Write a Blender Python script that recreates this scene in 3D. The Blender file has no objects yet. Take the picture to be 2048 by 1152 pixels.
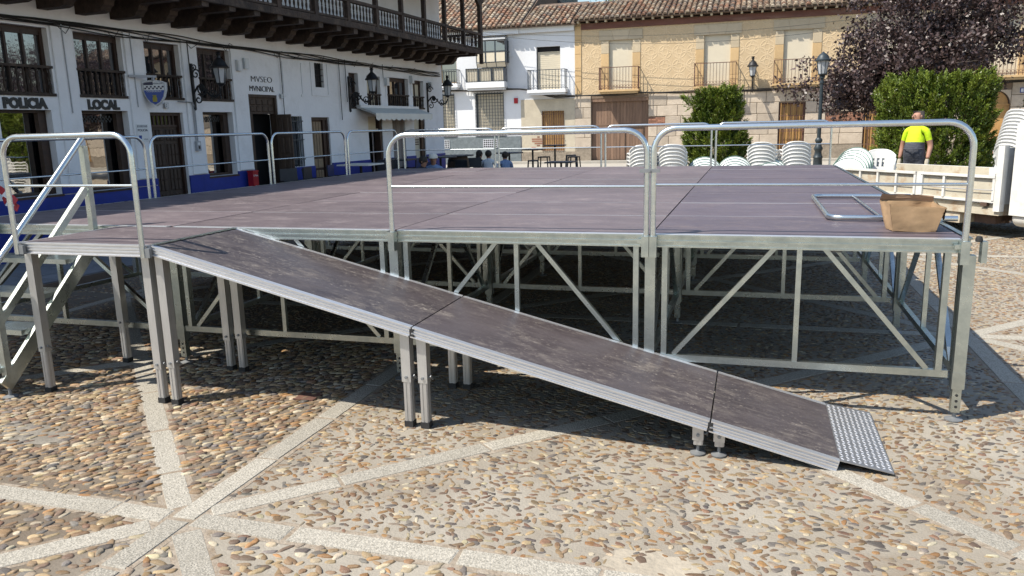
import bpy, math, random
import numpy as np
from mathutils import Vector, Matrix
random.seed(7); RNG = np.random.default_rng(11)
scene = bpy.context.scene
COL = scene.collection
R = math.radians
# ------------------------------------------------------------------ camera
CAM = Vector((-1.1711, -4.9489, 1.7514))
yaw, pitch, roll = -0.2967, 0.2019, 0.0240
fw = Vector((math.sin(yaw)*math.cos(pitch), math.cos(yaw)*math.cos(pitch), -math.sin(pitch)))
rt = Vector((math.cos(yaw), -math.sin(yaw), 0)); dn = fw.cross(rt)
r2 = rt*math.cos(roll) + dn*math.sin(roll); d2 = -rt*math.sin(roll) + dn*math.cos(roll)
cd = bpy.data.cameras.new('camera'); cam = bpy.data.objects.new('camera', cd); COL.objects.link(cam)
m = Matrix((r2, -d2, -fw)).transposed().to_4x4(); m.translation = CAM
cam.matrix_world = m
cd.sensor_width = 36.0; cd.lens = 1572.54/2048*36; cd.clip_start = 0.05; cd.clip_end = 2000
scene.camera = cam
# ------------------------------------------------------------------ sky and sun
SUN = Vector((-0.56, -0.42, 1.0)).normalized()          # towards the sun
w = bpy.data.worlds.new('World'); scene.world = w; w.use_nodes = True
nt = w.node_tree; bg = nt.nodes['Background']
sky = nt.nodes.new('ShaderNodeTexSky'); sky.sky_type = 'NISHITA'; sky.sun_disc = False
sky.sun_elevation = math.asin(SUN.z); sky.sun_rotation = math.atan2(SUN.x, SUN.y)
sky.air_density = 1.25; sky.dust_density = 0.8; sky.ozone_density = 1.0
nt.links.new(sky.outputs[0], bg.inputs[0]); bg.inputs[1].default_value = 0.132
sl = bpy.data.lights.new('sun', 'SUN'); so = bpy.data.objects.new('sun', sl); COL.objects.link(so)
sl.energy = 5.0; sl.angle = R(0.55); sl.color = (1.0, 0.935, 0.82)
so.rotation_euler = SUN.to_track_quat('Z', 'Y').to_euler(); so.location = (-20, -15, 40)
scene.view_settings.view_transform = 'Standard'; scene.view_settings.look = 'None'
scene.view_settings.exposure = 0.38; scene.view_settings.gamma = 1.0
scene.view_settings.use_curve_mapping = False
scene.render.engine = 'CYCLES'
scene.cycles.use_denoising = True
scene.cycles.max_bounces = 8; scene.cycles.diffuse_bounces = 1; scene.cycles.glossy_bounces = 4
scene.cycles.caustics_reflective = False; scene.cycles.caustics_refractive = False
scene.cycles.sample_clamp_indirect = 6.0

# ------------------------------------------------------------------ materials
def mat(name, col, col2=None, scale=6.0, rough=0.6, metal=0.0, bump=0.0, bscale=30.0, stretch=(1,1,1),
        attr=False, vary=0.0, dirt=None, dscale=2.0, damt=0.5, rvar=0.0, spec=None, detail=6, contrast=(0.35, 0.65), coat=0.0):
    """procedural surface: two colours mixed by noise, optional dirt patches, optional vertex colour, bump"""
    M = bpy.data.materials.new(name); M.use_nodes = True
    n = M.node_tree.nodes; l = M.node_tree.links; b = n['Principled BSDF']
    tc = n.new('ShaderNodeTexCoord'); mp = n.new('ShaderNodeMapping'); l.new(tc.outputs['Object'], mp.inputs[0])
    mp.inputs['Scale'].default_value = stretch
    nz = n.new('ShaderNodeTexNoise'); nz.inputs['Scale'].default_value = scale; nz.inputs['Detail'].default_value = detail
    nz.inputs['Roughness'].default_value = 0.65
    l.new(mp.outputs[0], nz.inputs['Vector'])
    rp = n.new('ShaderNodeMapRange'); rp.inputs[1].default_value = contrast[0]; rp.inputs[2].default_value = contrast[1]
    l.new(nz.outputs['Fac'], rp.inputs[0])
    col2 = col2 or tuple(c*0.8 for c in col)
    mx = n.new('ShaderNodeMix'); mx.data_type = 'RGBA'
    mx.inputs[6].default_value = (*col, 1); mx.inputs[7].default_value = (*col2, 1)
    l.new(rp.outputs[0], mx.inputs[0]); out = mx.outputs[2]
    if attr:
        at = n.new('ShaderNodeAttribute'); at.attribute_name = 'Col'
        mm = n.new('ShaderNodeMix'); mm.data_type = 'RGBA'; mm.blend_type = 'MULTIPLY'; mm.inputs[0].default_value = 1
        l.new(out, mm.inputs[6]); l.new(at.outputs['Color'], mm.inputs[7]); out = mm.outputs[2]
    if vary:
        oi = n.new('ShaderNodeObjectInfo'); mr = n.new('ShaderNodeMapRange')
        mr.inputs[3].default_value = 1-vary; mr.inputs[4].default_value = 1+vary
        l.new(oi.outputs['Random'], mr.inputs[0])
        vm = n.new('ShaderNodeVectorMath'); vm.operation = 'SCALE'
        l.new(out, vm.inputs[0]); l.new(mr.outputs[0], vm.inputs['Scale']); out = vm.outputs[0]
    if dirt:
        dz = n.new('ShaderNodeTexNoise'); dz.inputs['Scale'].default_value = dscale; dz.inputs['Detail'].default_value = 8
        dz.inputs['Roughness'].default_value = 0.7
        l.new(mp.outputs[0], dz.inputs['Vector'])
        dr = n.new('ShaderNodeMapRange'); dr.inputs[1].default_value = 0.52; dr.inputs[2].default_value = 0.72; dr.inputs[4].default_value = damt
        l.new(dz.outputs['Fac'], dr.inputs[0])
        dm = n.new('ShaderNodeMix'); dm.data_type = 'RGBA'; dm.inputs[7].default_value = (*dirt, 1)
        l.new(dr.outputs[0], dm.inputs[0]); l.new(out, dm.inputs[6]); out = dm.outputs[2]
    l.new(out, b.inputs['Base Color'])
    b.inputs['Metallic'].default_value = metal; b.inputs['Roughness'].default_value = rough
    if spec is not None: b.inputs['Specular IOR Level'].default_value = spec
    if coat: b.inputs['Coat Weight'].default_value = coat; b.inputs['Coat Roughness'].default_value = 0.15
    if rvar:
        rr = n.new('ShaderNodeMapRange'); rr.inputs[3].default_value = max(0.03, rough-rvar); rr.inputs[4].default_value = min(1, rough+rvar)
        l.new(nz.outputs['Fac'], rr.inputs[0]); l.new(rr.outputs[0], b.inputs['Roughness'])
    if bump:
        bz = n.new('ShaderNodeTexNoise'); bz.inputs['Scale'].default_value = bscale; bz.inputs['Detail'].default_value = 5
        l.new(mp.outputs[0], bz.inputs['Vector'])
        bp = n.new('ShaderNodeBump'); bp.inputs['Strength'].default_value = min(1, bump); bp.inputs['Distance'].default_value = 0.02
        l.new(bz.outputs['Fac'], bp.inputs['Height']); l.new(bp.outputs[0], b.inputs['Normal'])
    return M

MT = {}
MT['granite'] = mat('granite', (0.46,0.425,0.36), (0.26,0.24,0.20), scale=110, rough=0.85, bump=0.5, bscale=120, vary=0.12, dirt=(0.30,0.27,0.22), dscale=4, damt=0.45, contrast=(0.42,0.6))
MT['cement'] = mat('cement_patch', (0.42,0.365,0.285), (0.34,0.295,0.23), scale=9, rough=0.95, bump=0.5, bscale=30)
MT['cementgrey'] = mat('grey_cement_patch', (0.25,0.225,0.19), (0.19,0.17,0.14), scale=7, rough=0.95, bump=0.5, bscale=30)
MT['soil'] = mat('joint_soil', (0.24,0.185,0.13), (0.36,0.31,0.25), scale=14, rough=0.95, bump=0.5, bscale=60)
MT['pebble'] = mat('pebble', (1,1,1), (0.72,0.72,0.72), scale=45, rough=0.62, attr=True, bump=0.25, bscale=160)
MT['galv'] = mat('galvanised_steel', (0.60,0.65,0.625), (0.42,0.465,0.455), scale=9, rough=0.29, metal=0.95, rvar=0.12, bump=0.04, bscale=90, vary=0.06)
MT['tube'] = mat('zinc_tube', (0.72,0.76,0.76), (0.58,0.63,0.65), scale=10, stretch=(1,1,3), rough=0.25, metal=0.95, rvar=0.08, vary=0.04)
MT['alu'] = mat('aluminium_profile', (0.80,0.80,0.82), (0.68,0.68,0.70), scale=8, stretch=(1,6,6), rough=0.38, metal=0.75, rvar=0.1)
MT['leg'] = mat('aluminium_leg', (0.62,0.61,0.60), (0.50,0.49,0.48), scale=14, stretch=(1,1,0.3), rough=0.45, metal=0.7, rvar=0.1, vary=0.08)
MT['tread'] = mat('tread_plate', (0.42,0.42,0.43), (0.30,0.30,0.31), scale=18, rough=0.4, metal=0.7)
MT['stud'] = mat('tread_stud', (0.88,0.88,0.9), (0.8,0.8,0.82), scale=18, rough=0.35, metal=0.5)
MT['rubber'] = mat('black_rubber', (0.018,0.018,0.02), (0.03,0.03,0.03), rough=0.7)
MT['bolt'] = mat('bolt_zinc', (0.30,0.31,0.32), (0.22,0.23,0.24), rough=0.6, metal=0.5)
MT['wood'] = mat('dark_timber', (0.062,0.040,0.029), (0.026,0.017,0.013), scale=9, stretch=(1,1,1), rough=0.75, bump=0.5, bscale=25, vary=0.25, dirt=(0.16,0.12,0.09), dscale=6, damt=0.5)
MT['wood_door'] = mat('brown_door_wood', (0.075,0.045,0.03), (0.04,0.024,0.017), scale=14, stretch=(1,1,0.2), rough=0.6, bump=0.3, bscale=30)
MT['frame'] = mat('window_frame_wood', (0.055,0.026,0.017), (0.032,0.016,0.011), scale=12, rough=0.5, vary=0.2)
MT['panelwood'] = mat('pale_door_panel', (0.30,0.215,0.135), (0.24,0.17,0.105), scale=10, rough=0.6)
MT['white'] = mat('lime_wash_white', (0.91,0.90,0.92), (0.86,0.85,0.87), scale=2.2, rough=0.85, bump=0.25, bscale=18, dirt=(0.60,0.58,0.56), dscale=1.7, damt=0.40)
MT['white2'] = mat('white_render', (0.84,0.85,0.87), (0.79,0.80,0.82), scale=1.2, rough=0.85, bump=0.2, bscale=30, dirt=(0.66,0.63,0.60), dscale=0.9, damt=0.25)
MT['blue'] = mat('blue_plinth', (0.012,0.035,0.30), (0.008,0.026,0.22), scale=4, rough=0.55, bump=0.15, bscale=30)
MT['paving'] = mat('pavement_slabs', (0.26,0.26,0.27), (0.20,0.20,0.21), scale=5, rough=0.85, bump=0.2, vary=0.1)
MT['beige'] = mat('beige_render', (0.60,0.53,0.41), (0.50,0.44,0.34), scale=1.6, rough=0.9, bump=0.3, bscale=25, dirt=(0.38,0.32,0.25), dscale=1.2, damt=0.5)
MT['greyplinth'] = mat('rough_grey_plinth', (0.19,0.22,0.235), (0.14,0.165,0.178), scale=8, rough=0.9, bump=1.0, bscale=9)
MT['stone'] = mat('sandstone_block', (0.58,0.49,0.39), (0.48,0.40,0.315), scale=3.5, rough=0.88, bump=0.6, bscale=22, vary=0.13, dirt=(0.32,0.27,0.22), dscale=2.2, damt=0.4)
MT['stonejoint'] = mat('stone_joint', (0.26,0.19,0.145), (0.20,0.15,0.11), scale=6, rough=0.95, bump=0.5)
MT['basestone'] = mat('rough_base_stone', (0.36,0.30,0.235), (0.24,0.20,0.155), scale=9, rough=0.95, bump=1.0, bscale=14)
MT['brick'] = mat('old_brick', (0.40,0.20,0.13), (0.30,0.15,0.10), scale=9, rough=0.9, vary=0.3, bump=0.4)
MT['jamb'] = mat('ochre_jamb', (0.66,0.46,0.24), (0.60,0.41,0.21), scale=4, rough=0.85, vary=0.08, bump=0.2)
MT['lintel'] = mat('stone_lintel', (0.58,0.48,0.34), (0.52,0.43,0.30), scale=4, rough=0.88, vary=0.08, bump=0.3)
MT['fasciared'] = mat('red_brown_beam', (0.20,0.085,0.06), (0.14,0.06,0.045), scale=4, stretch=(0.3,1,1), rough=0.8, bump=0.3, dirt=(0.30,0.20,0.15), dscale=3, damt=0.5)
MT['blind'] = mat('cream_blind', (0.72,0.64,0.49), (0.68,0.60,0.46), scale=3, rough=0.6)
MT['shutterwood'] = mat('varnished_shutter', (0.52,0.30,0.11), (0.40,0.22,0.08), scale=6, stretch=(1,1,0.15), rough=0.55, vary=0.12)
MT['gate'] = mat('weathered_gate', (0.27,0.17,0.115), (0.19,0.12,0.085), scale=8, stretch=(1,1,0.12), rough=0.85, vary=0.16, bump=0.4)
MT['iron'] = mat('black_iron', (0.018,0.018,0.02), (0.03,0.03,0.032), rough=0.5, metal=0.3)
MT['irongrey'] = mat('grey_iron', (0.07,0.085,0.10), (0.05,0.06,0.07), rough=0.5, metal=0.3)
MT['rust'] = mat('rusty_iron', (0.17,0.085,0.06), (0.10,0.05,0.038), scale=20, rough=0.8)
MT['tile'] = mat('roof_tile', (1,1,1), (0.68,0.66,0.64), scale=9, rough=0.9, attr=True, bump=0.4, bscale=40)
MT['roofbase'] = mat('roof_underlay', (0.17,0.12,0.09), (0.11,0.08,0.06), rough=0.95)
MT['cable'] = mat('black_cable', (0.02,0.018,0.018), (0.03,0.028,0.026), rough=0.6)
MT['pipe'] = mat('grey_conduit', (0.42,0.43,0.46), (0.36,0.37,0.40), rough=0.5)
MT['plastic'] = mat('white_plastic', (0.70,0.70,0.68), (0.63,0.63,0.61), scale=3, rough=0.42, dirt=(0.60,0.57,0.50), dscale=3, damt=0.25)
MT['tabletop'] = mat('pale_green_table', (0.78,0.82,0.82), (0.72,0.77,0.77), scale=3, rough=0.4)
MT['tablerim'] = mat('green_table_rim', (0.20,0.31,0.25), (0.16,0.26,0.21), rough=0.45)
MT['truck'] = mat('cream_paint_shade_toned', (0.60,0.55,0.44), (0.50,0.455,0.36), scale=3, rough=0.55, bump=0.15, bscale=60, dirt=(0.36,0.20,0.09), dscale=3.6, damt=0.9)  # old cream with rust, darkened to put recess shadow into the drop sides
MT['truckwhite'] = mat('white_truck_paint', (0.78,0.77,0.73), (0.70,0.69,0.65), scale=3, rough=0.5, dirt=(0.45,0.36,0.27), dscale=3, damt=0.4)
MT['chassis'] = mat('rusty_chassis', (0.115,0.07,0.05), (0.07,0.045,0.035), scale=12, rough=0.85)
MT['carton'] = mat('brown_cardboard', (0.46,0.305,0.175), (0.38,0.25,0.14), scale=4, stretch=(1,1,1), rough=0.85, bump=0.25, bscale=12)
MT['cartonin'] = mat('cardboard_inside', (0.40,0.265,0.18), (0.35,0.23,0.15), scale=5, rough=0.9)
MT['cloth_awning'] = mat('cream_awning', (0.80,0.77,0.70), (0.74,0.71,0.64), scale=4, rough=0.9, bump=0.2)
MT['signwhite'] = mat('sign_white', (0.78,0.79,0.80), (0.74,0.75,0.77), rough=0.4)
MT['signblue'] = mat('sign_blue', (0.010,0.06,0.34), (0.009,0.05,0.29), rough=0.35)
MT['signnavy'] = mat('sign_navy', (0.012,0.014,0.06), (0.01,0.012,0.05), rough=0.4)
MT['letterblack'] = mat('black_letter', (0.012,0.012,0.015), (0.02,0.02,0.022), rough=0.45)
MT['gold'] = mat('emblem_yellow', (0.42,0.36,0.05), (0.34,0.29,0.04), rough=0.5)
MT['red'] = mat('red_plastic', (0.42,0.012,0.022), (0.34,0.01,0.018), rough=0.45)
MT['skin'] = mat('skin', (0.44,0.235,0.16), (0.38,0.195,0.135), scale=8, rough=0.6)
MT['hivis'] = mat('yellow_hivis_shirt', (0.62,0.86,0.015), (0.55,0.78,0.012), scale=9, rough=0.8, bump=0.5, bscale=14)
MT['greycloth'] = mat('grey_work_cloth', (0.085,0.09,0.11), (0.062,0.066,0.083), scale=9, rough=0.85, bump=0.7, bscale=14)
MT['bluecloth'] = mat('pale_blue_shirt', (0.24,0.33,0.52), (0.18,0.26,0.44), scale=14, rough=0.85, bump=0.4)
MT['whitecloth'] = mat('white_shirt', (0.70,0.72,0.76), (0.62,0.64,0.69), rough=0.85, bump=0.4)
MT['darkcloth'] = mat('dark_cloth', (0.03,0.03,0.045), (0.022,0.022,0.03), rough=0.85)
MT['hair'] = mat('dark_hair', (0.025,0.018,0.014), (0.04,0.03,0.022), scale=40, rough=0.7)
MT['hairgrey'] = mat('grey_hair', (0.16,0.13,0.115), (0.10,0.08,0.07), scale=40, rough=0.8)
MT['glove'] = mat('pale_work_glove', (0.55,0.50,0.40), (0.48,0.43,0.34), scale=20, rough=0.9)
MT['chairdark'] = mat('dark_terrace_plastic', (0.03,0.034,0.045), (0.022,0.025,0.034), rough=0.5)
MT['chairblue'] = mat('blue_terrace_plastic', (0.02,0.035,0.13), (0.016,0.028,0.10), rough=0.5)
MT['grassgreen'] = mat('foliage_green', (1,1,1), (0.8,0.8,0.8), scale=3, rough=0.42, attr=True)
MT['bark'] = mat('grey_bark', (0.21,0.17,0.145), (0.13,0.105,0.09), scale=14, stretch=(1,1,0.3), rough=0.9, bump=0.6)
MT['lampgreen'] = mat('lamp_post_paint', (0.045,0.06,0.07), (0.035,0.047,0.055), rough=0.45, metal=0.3)
MT['interior'] = mat('dark_interior', (0.022,0.020,0.022), (0.016,0.015,0.016), rough=0.9)  # near-black tone stands in for the lack of light behind openings
MT['curtain'] = mat('striped_curtain', (0.42,0.36,0.33), (0.22,0.18,0.17), scale=4, stretch=(9,9,0.05), rough=0.9)
MT['street'] = mat('pale_street', (0.44,0.41,0.36), (0.38,0.355,0.31), scale=2, rough=0.9, bump=0.3)

def worn_ply(name, c0, c1, dust, scuff=0.5, rough=0.55, vary=0.15, along=1.0):
    """film faced plywood: faint cloudy tone, thin scratches along the board, dusty specks and smears"""
    M = bpy.data.materials.new(name); M.use_nodes = True
    n = M.node_tree.nodes; l = M.node_tree.links; b = n['Principled BSDF']
    tc = n.new('ShaderNodeTexCoord')
    def noise(scale, st, det=6, ro=0.6):
        mp = n.new('ShaderNodeMapping'); mp.inputs['Scale'].default_value = st; l.new(tc.outputs['Object'], mp.inputs[0])
        z = n.new('ShaderNodeTexNoise'); z.inputs['Scale'].default_value = scale; z.inputs['Detail'].default_value = det; z.inputs['Roughness'].default_value = ro
        l.new(mp.outputs[0], z.inputs['Vector']); return z.outputs['Fac']
    def rng(x, a, b_, lo=0.0, hi=1.0):
        r = n.new('ShaderNodeMapRange'); r.inputs[1].default_value = a; r.inputs[2].default_value = b_; r.inputs[3].default_value = lo; r.inputs[4].default_value = hi; l.new(x, r.inputs[0]); return r.outputs[0]
    def mix(f, a, c):
        m_ = n.new('ShaderNodeMix'); m_.data_type = 'RGBA'; l.new(f, m_.inputs[0])
        for i, q in ((6,a),(7,c)):
            if isinstance(q, tuple): m_.inputs[i].default_value = (*q,1)
            else: l.new(q, m_.inputs[i])
        return m_.outputs[2]
    def mul(a, c):
        q = n.new('ShaderNodeMath'); q.operation = 'MULTIPLY'; l.new(a, q.inputs[0]); l.new(c, q.inputs[1]); return q.outputs[0]
    base = mix(rng(noise(2.2,(1,2.2,1),8,0.7),0.3,0.7), c0, c1)
    oi = n.new('ShaderNodeObjectInfo'); vm = n.new('ShaderNodeVectorMath'); vm.operation = 'SCALE'; l.new(base, vm.inputs[0]); l.new(rng(oi.outputs['Random'],0,1,1-vary,1+vary), vm.inputs['Scale']); base = vm.outputs[0]
    patch = rng(noise(2.3,(1,1.6,1),5,0.6),0.40,0.62)
    scr = rng(noise(9,(0.30*along,9/along,1),4,0.55),0.54,0.70)
    spk = rng(noise(34,(1,1.5,1),4,0.7),0.58,0.68)
    smear = rng(noise(4.5,(0.8,1.4,1),10,0.8),0.50,0.74)
    base = mix(mul(scr, rng(patch,0,1,0.05*scuff,0.26*scuff)), base, dust)
    base = mix(mul(spk, rng(patch,0,1,0.10*scuff,0.70*scuff)), base, dust)
    base = mix(mul(smear, rng(patch,0,1,0.12*scuff,0.80*scuff)), base, tuple(0.8*x for x in dust))
    dk = rng(noise(12,(1,5,1),6,0.7),0.62,0.74,0.0,0.35)
    base = mix(dk, base, tuple(0.45*x for x in c1))
    l.new(base, b.inputs['Base Color']); l.new(rng(smear,0,1,rough-0.06,rough+0.22), b.inputs['Roughness']); b.inputs['Specular IOR Level'].default_value = 0.28
    bp = n.new('ShaderNodeBump'); bp.inputs['Strength'].default_value = 0.12; bp.inputs['Distance'].default_value = 0.01; l.new(noise(60,(1,1,1)), bp.inputs['Height']); l.new(bp.outputs[0], b.inputs['Normal'])
    return M
MT['deck'] = worn_ply('phenolic_deck', (0.163,0.131,0.138), (0.114,0.092,0.100), (0.44,0.38,0.37), 0.85, 0.56, 0.18)
MT['deck_new'] = worn_ply('phenolic_deck_dark', (0.130,0.104,0.122), (0.094,0.076,0.092), (0.36,0.30,0.27), 0.8, 0.52, 0.14)
MT['ramp'] = worn_ply('ramp_ply', (0.102,0.087,0.090), (0.056,0.046,0.049), (0.40,0.35,0.30), 1.0, 0.46, 0.10, 2.6)

def glass_mat(name, tint=(0.55,0.55,0.56), k=0.5, dark=(0.012,0.012,0.014)):
    M = bpy.data.materials.new(name); M.use_nodes = True
    n = M.node_tree.nodes; l = M.node_tree.links; b = n['Principled BSDF']; o = n['Material Output']
    b.inputs['Base Color'].default_value = (*dark, 1); b.inputs['Roughness'].default_value = 0.05
    g = n.new('ShaderNodeBsdfGlossy'); g.inputs['Color'].default_value = (*tint, 1); g.inputs['Roughness'].default_value = 0.015
    nz = n.new('ShaderNodeTexNoise'); nz.inputs['Scale'].default_value = 1.6
    bp = n.new('ShaderNodeBump'); bp.inputs['Strength'].default_value = 0.05; bp.inputs['Distance'].default_value = 0.02
    l.new(nz.outputs['Fac'], bp.inputs['Height']); l.new(bp.outputs[0], g.inputs['Normal'])
    mx = n.new('ShaderNodeMixShader'); mx.inputs[0].default_value = k
    l.new(b.outputs[0], mx.inputs[1]); l.new(g.outputs[0], mx.inputs[2]); l.new(mx.outputs[0], o.inputs[0])
    return M
MT['glass'] = glass_mat('reflective_window_glass', (0.80,0.78,0.74), 0.62)
MT['glass2'] = glass_mat('window_glass', (0.6,0.62,0.65), 0.35, (0.03,0.03,0.035))
def lampglass():
    M = bpy.data.materials.new('frosted_lamp_glass'); M.use_nodes = True
    b = M.node_tree.nodes['Principled BSDF']; b.inputs['Base Color'].default_value = (0.62,0.64,0.66,1); b.inputs['Roughness'].default_value = 0.25
    b.inputs['Transmission Weight'].default_value = 0.25
    return M
MT['lampglass'] = lampglass()

def ground_mat():
    """mortar with sparse pebble pattern where the pebbles are too far off to be built"""
    M = bpy.data.materials.new('plaza_mortar'); M.use_nodes = True
    n = M.node_tree.nodes; l = M.node_tree.links; b = n['Principled BSDF']
    tc = n.new('ShaderNodeTexCoord')
    nz = n.new('ShaderNodeTexNoise'); nz.inputs['Scale'].default_value = 1.1; nz.inputs['Detail'].default_value = 9; nz.inputs['Roughness'].default_value = 0.7
    l.new(tc.outputs['Object'], nz.inputs['Vector'])
    cr = n.new('ShaderNodeValToRGB')
    e = cr.color_ramp.elements; e[0].position = 0.32; e[0].color = (0.23,0.185,0.135,1); e[1].position = 0.62; e[1].color = (0.35,0.315,0.26,1)
    e2 = cr.color_ramp.elements.new(0.46); e2.color = (0.285,0.25,0.20,1)
    l.new(nz.outputs['Fac'], cr.inputs[0])
    sx = n.new('ShaderNodeSeparateXYZ'); l.new(tc.outputs['Object'], sx.inputs[0])
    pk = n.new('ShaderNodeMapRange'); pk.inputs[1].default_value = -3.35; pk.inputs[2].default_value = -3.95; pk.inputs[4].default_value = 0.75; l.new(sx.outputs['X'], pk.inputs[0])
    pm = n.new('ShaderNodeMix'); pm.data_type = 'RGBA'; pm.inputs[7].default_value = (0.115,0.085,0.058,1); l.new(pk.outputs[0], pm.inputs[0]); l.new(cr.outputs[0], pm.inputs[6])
    vo = n.new('ShaderNodeTexVoronoi'); vo.inputs['Scale'].default_value = 15
    mp = n.new('ShaderNodeMapping'); mp.inputs['Scale'].default_value = (0.75, 1.25, 1); l.new(tc.outputs['Object'], mp.inputs[0])
    l.new(mp.outputs[0], vo.inputs['Vector'])
    pc = n.new('ShaderNodeValToRGB'); pc.color_ramp.interpolation = 'CONSTANT'
    cols = [(0.0,(0.36,0.25,0.145)),(0.18,(0.46,0.36,0.23)),(0.34,(0.20,0.15,0.115)),(0.5,(0.30,0.185,0.10)),(0.66,(0.19,0.185,0.18)),(0.8,(0.50,0.43,0.33))]
    pe = pc.color_ramp.elements
    pe[0].position = 0.0; pe[0].color = (*cols[0][1],1); pe[1].position = cols[1][0]; pe[1].color = (*cols[1][1],1)
    for p, c in cols[2:]:
        q = pe.new(p); q.color = (*c,1)
    sp = n.new('ShaderNodeSeparateColor'); l.new(vo.outputs['Color'], sp.inputs[0]); l.new(sp.outputs[0], pc.inputs[0])
    th = n.new('ShaderNodeMapRange'); th.inputs[1].default_value = 0.42; th.inputs[2].default_value = 0.5; th.inputs[3].default_value = 1; th.inputs[4].default_value = 0
    l.new(vo.outputs['Distance'], th.inputs[0])
    far = n.new('ShaderNodeMath'); far.operation = 'GREATER_THAN'; far.inputs[1].default_value = 13.0; l.new(sx.outputs['Y'], far.inputs[0])
    far2 = n.new('ShaderNodeMath'); far2.operation = 'GREATER_THAN'; far2.inputs[1].default_value = 6.2; l.new(sx.outputs['X'], far2.inputs[0])
    fm = n.new('ShaderNodeMath'); fm.operation = 'MAXIMUM'; l.new(far.outputs[0], fm.inputs[0]); l.new(far2.outputs[0], fm.inputs[1])
    mu = n.new('ShaderNodeMath'); mu.operation = 'MULTIPLY'; l.new(th.outputs[0], mu.inputs[0]); l.new(fm.outputs[0], mu.inputs[1])
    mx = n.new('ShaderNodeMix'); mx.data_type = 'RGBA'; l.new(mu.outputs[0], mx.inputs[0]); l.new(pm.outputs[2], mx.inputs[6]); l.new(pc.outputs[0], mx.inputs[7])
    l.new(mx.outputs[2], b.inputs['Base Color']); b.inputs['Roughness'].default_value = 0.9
    bz = n.new('ShaderNodeTexNoise'); bz.inputs['Scale'].default_value = 70; bz.inputs['Detail'].default_value = 6
    l.new(tc.outputs['Object'], bz.inputs['Vector'])
    bp = n.new('ShaderNodeBump'); bp.inputs['Strength'].default_value = 0.5; bp.inputs['Distance'].default_value = 0.01
    l.new(bz.outputs['Fac'], bp.inputs['Height']); l.new(bp.outputs[0], b.inputs['Normal'])
    return M
MT['ground'] = ground_mat()

def sgraffito():
    """tan plaster with a raised pattern of interlocking rings"""
    M = bpy.data.materials.new('sgraffito_plaster'); M.use_nodes = True
    n = M.node_tree.nodes; l = M.node_tree.links; b = n['Principled BSDF']
    tc = n.new('ShaderNodeTexCoord'); sx = n.new('ShaderNodeSeparateXYZ'); l.new(tc.outputs['Object'], sx.inputs[0])
    def math_(op, a, v=None, c=None):
        q = n.new('ShaderNodeMath'); q.operation = op
        for i, s in enumerate((a, v, c)):
            if s is None: continue
            if isinstance(s, (int, float)): q.inputs[i].default_value = s
            else: l.new(s, q.inputs[i])
        return q.outputs[0]
    def rings(ox, oz, rad, wd):
        px = math_('SUBTRACT', math_('FRACT', math_('DIVIDE', math_('ADD', sx.outputs['X'], ox+50), 0.62)), 0.5)
        pz = math_('SUBTRACT', math_('FRACT', math_('DIVIDE', math_('ADD', sx.outputs['Z'], oz+50), 0.62)), 0.5)
        d = math_('SQRT', math_('ADD', math_('MULTIPLY', px, px), math_('MULTIPLY', pz, pz)))
        return math_('SMOOTH_MIN', math_('ABSOLUTE', math_('SUBTRACT', d, rad)), wd, 0.01)
    a1 = rings(0, 0, 0.46, 0.05); a2 = rings(0.31, 0.31, 0.46, 0.05); a3 = rings(0, 0, 0.2, 0.05)
    mn = math_('MINIMUM', math_('MINIMUM', a1, a2), a3)
    h = math_('MULTIPLY', math_('SUBTRACT', 0.05, mn), 20)
    nz = n.new('ShaderNodeTexNoise'); nz.inputs['Scale'].default_value = 2.0; nz.inputs['Detail'].default_value = 8; l.new(tc.outputs['Object'], nz.inputs['Vector'])
    cr = n.new('ShaderNodeValToRGB'); e = cr.color_ramp.elements
    e[0].position = 0.3; e[0].color = (0.58,0.435,0.265,1); e[1].position = 0.65; e[1].color = (0.66,0.50,0.31,1)
    l.new(nz.outputs['Fac'], cr.inputs[0])
    mx = n.new('ShaderNodeMix'); mx.data_type = 'RGBA'; mx.inputs[7].default_value = (0.70,0.54,0.345,1)
    l.new(math_('MULTIPLY', h, 0.8), mx.inputs[0]); l.new(cr.outputs[0], mx.inputs[6]); l.new(mx.outputs[2], b.inputs['Base Color'])
    b.inputs['Roughness'].default_value = 0.92
    bp = n.new('ShaderNodeBump'); bp.inputs['Strength'].default_value = 0.5; bp.inputs['Distance'].default_value = 0.016
    sz = n.new('ShaderNodeTexNoise'); sz.inputs['Scale'].default_value = 25; l.new(tc.outputs['Object'], sz.inputs['Vector'])
    l.new(math_('ADD', h, math_('MULTIPLY', sz.outputs['Fac'], 0.5)), bp.inputs['Height']); l.new(bp.outputs[0], b.inputs['Normal'])
    return M
MT['sgraffito'] = sgraffito()

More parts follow.
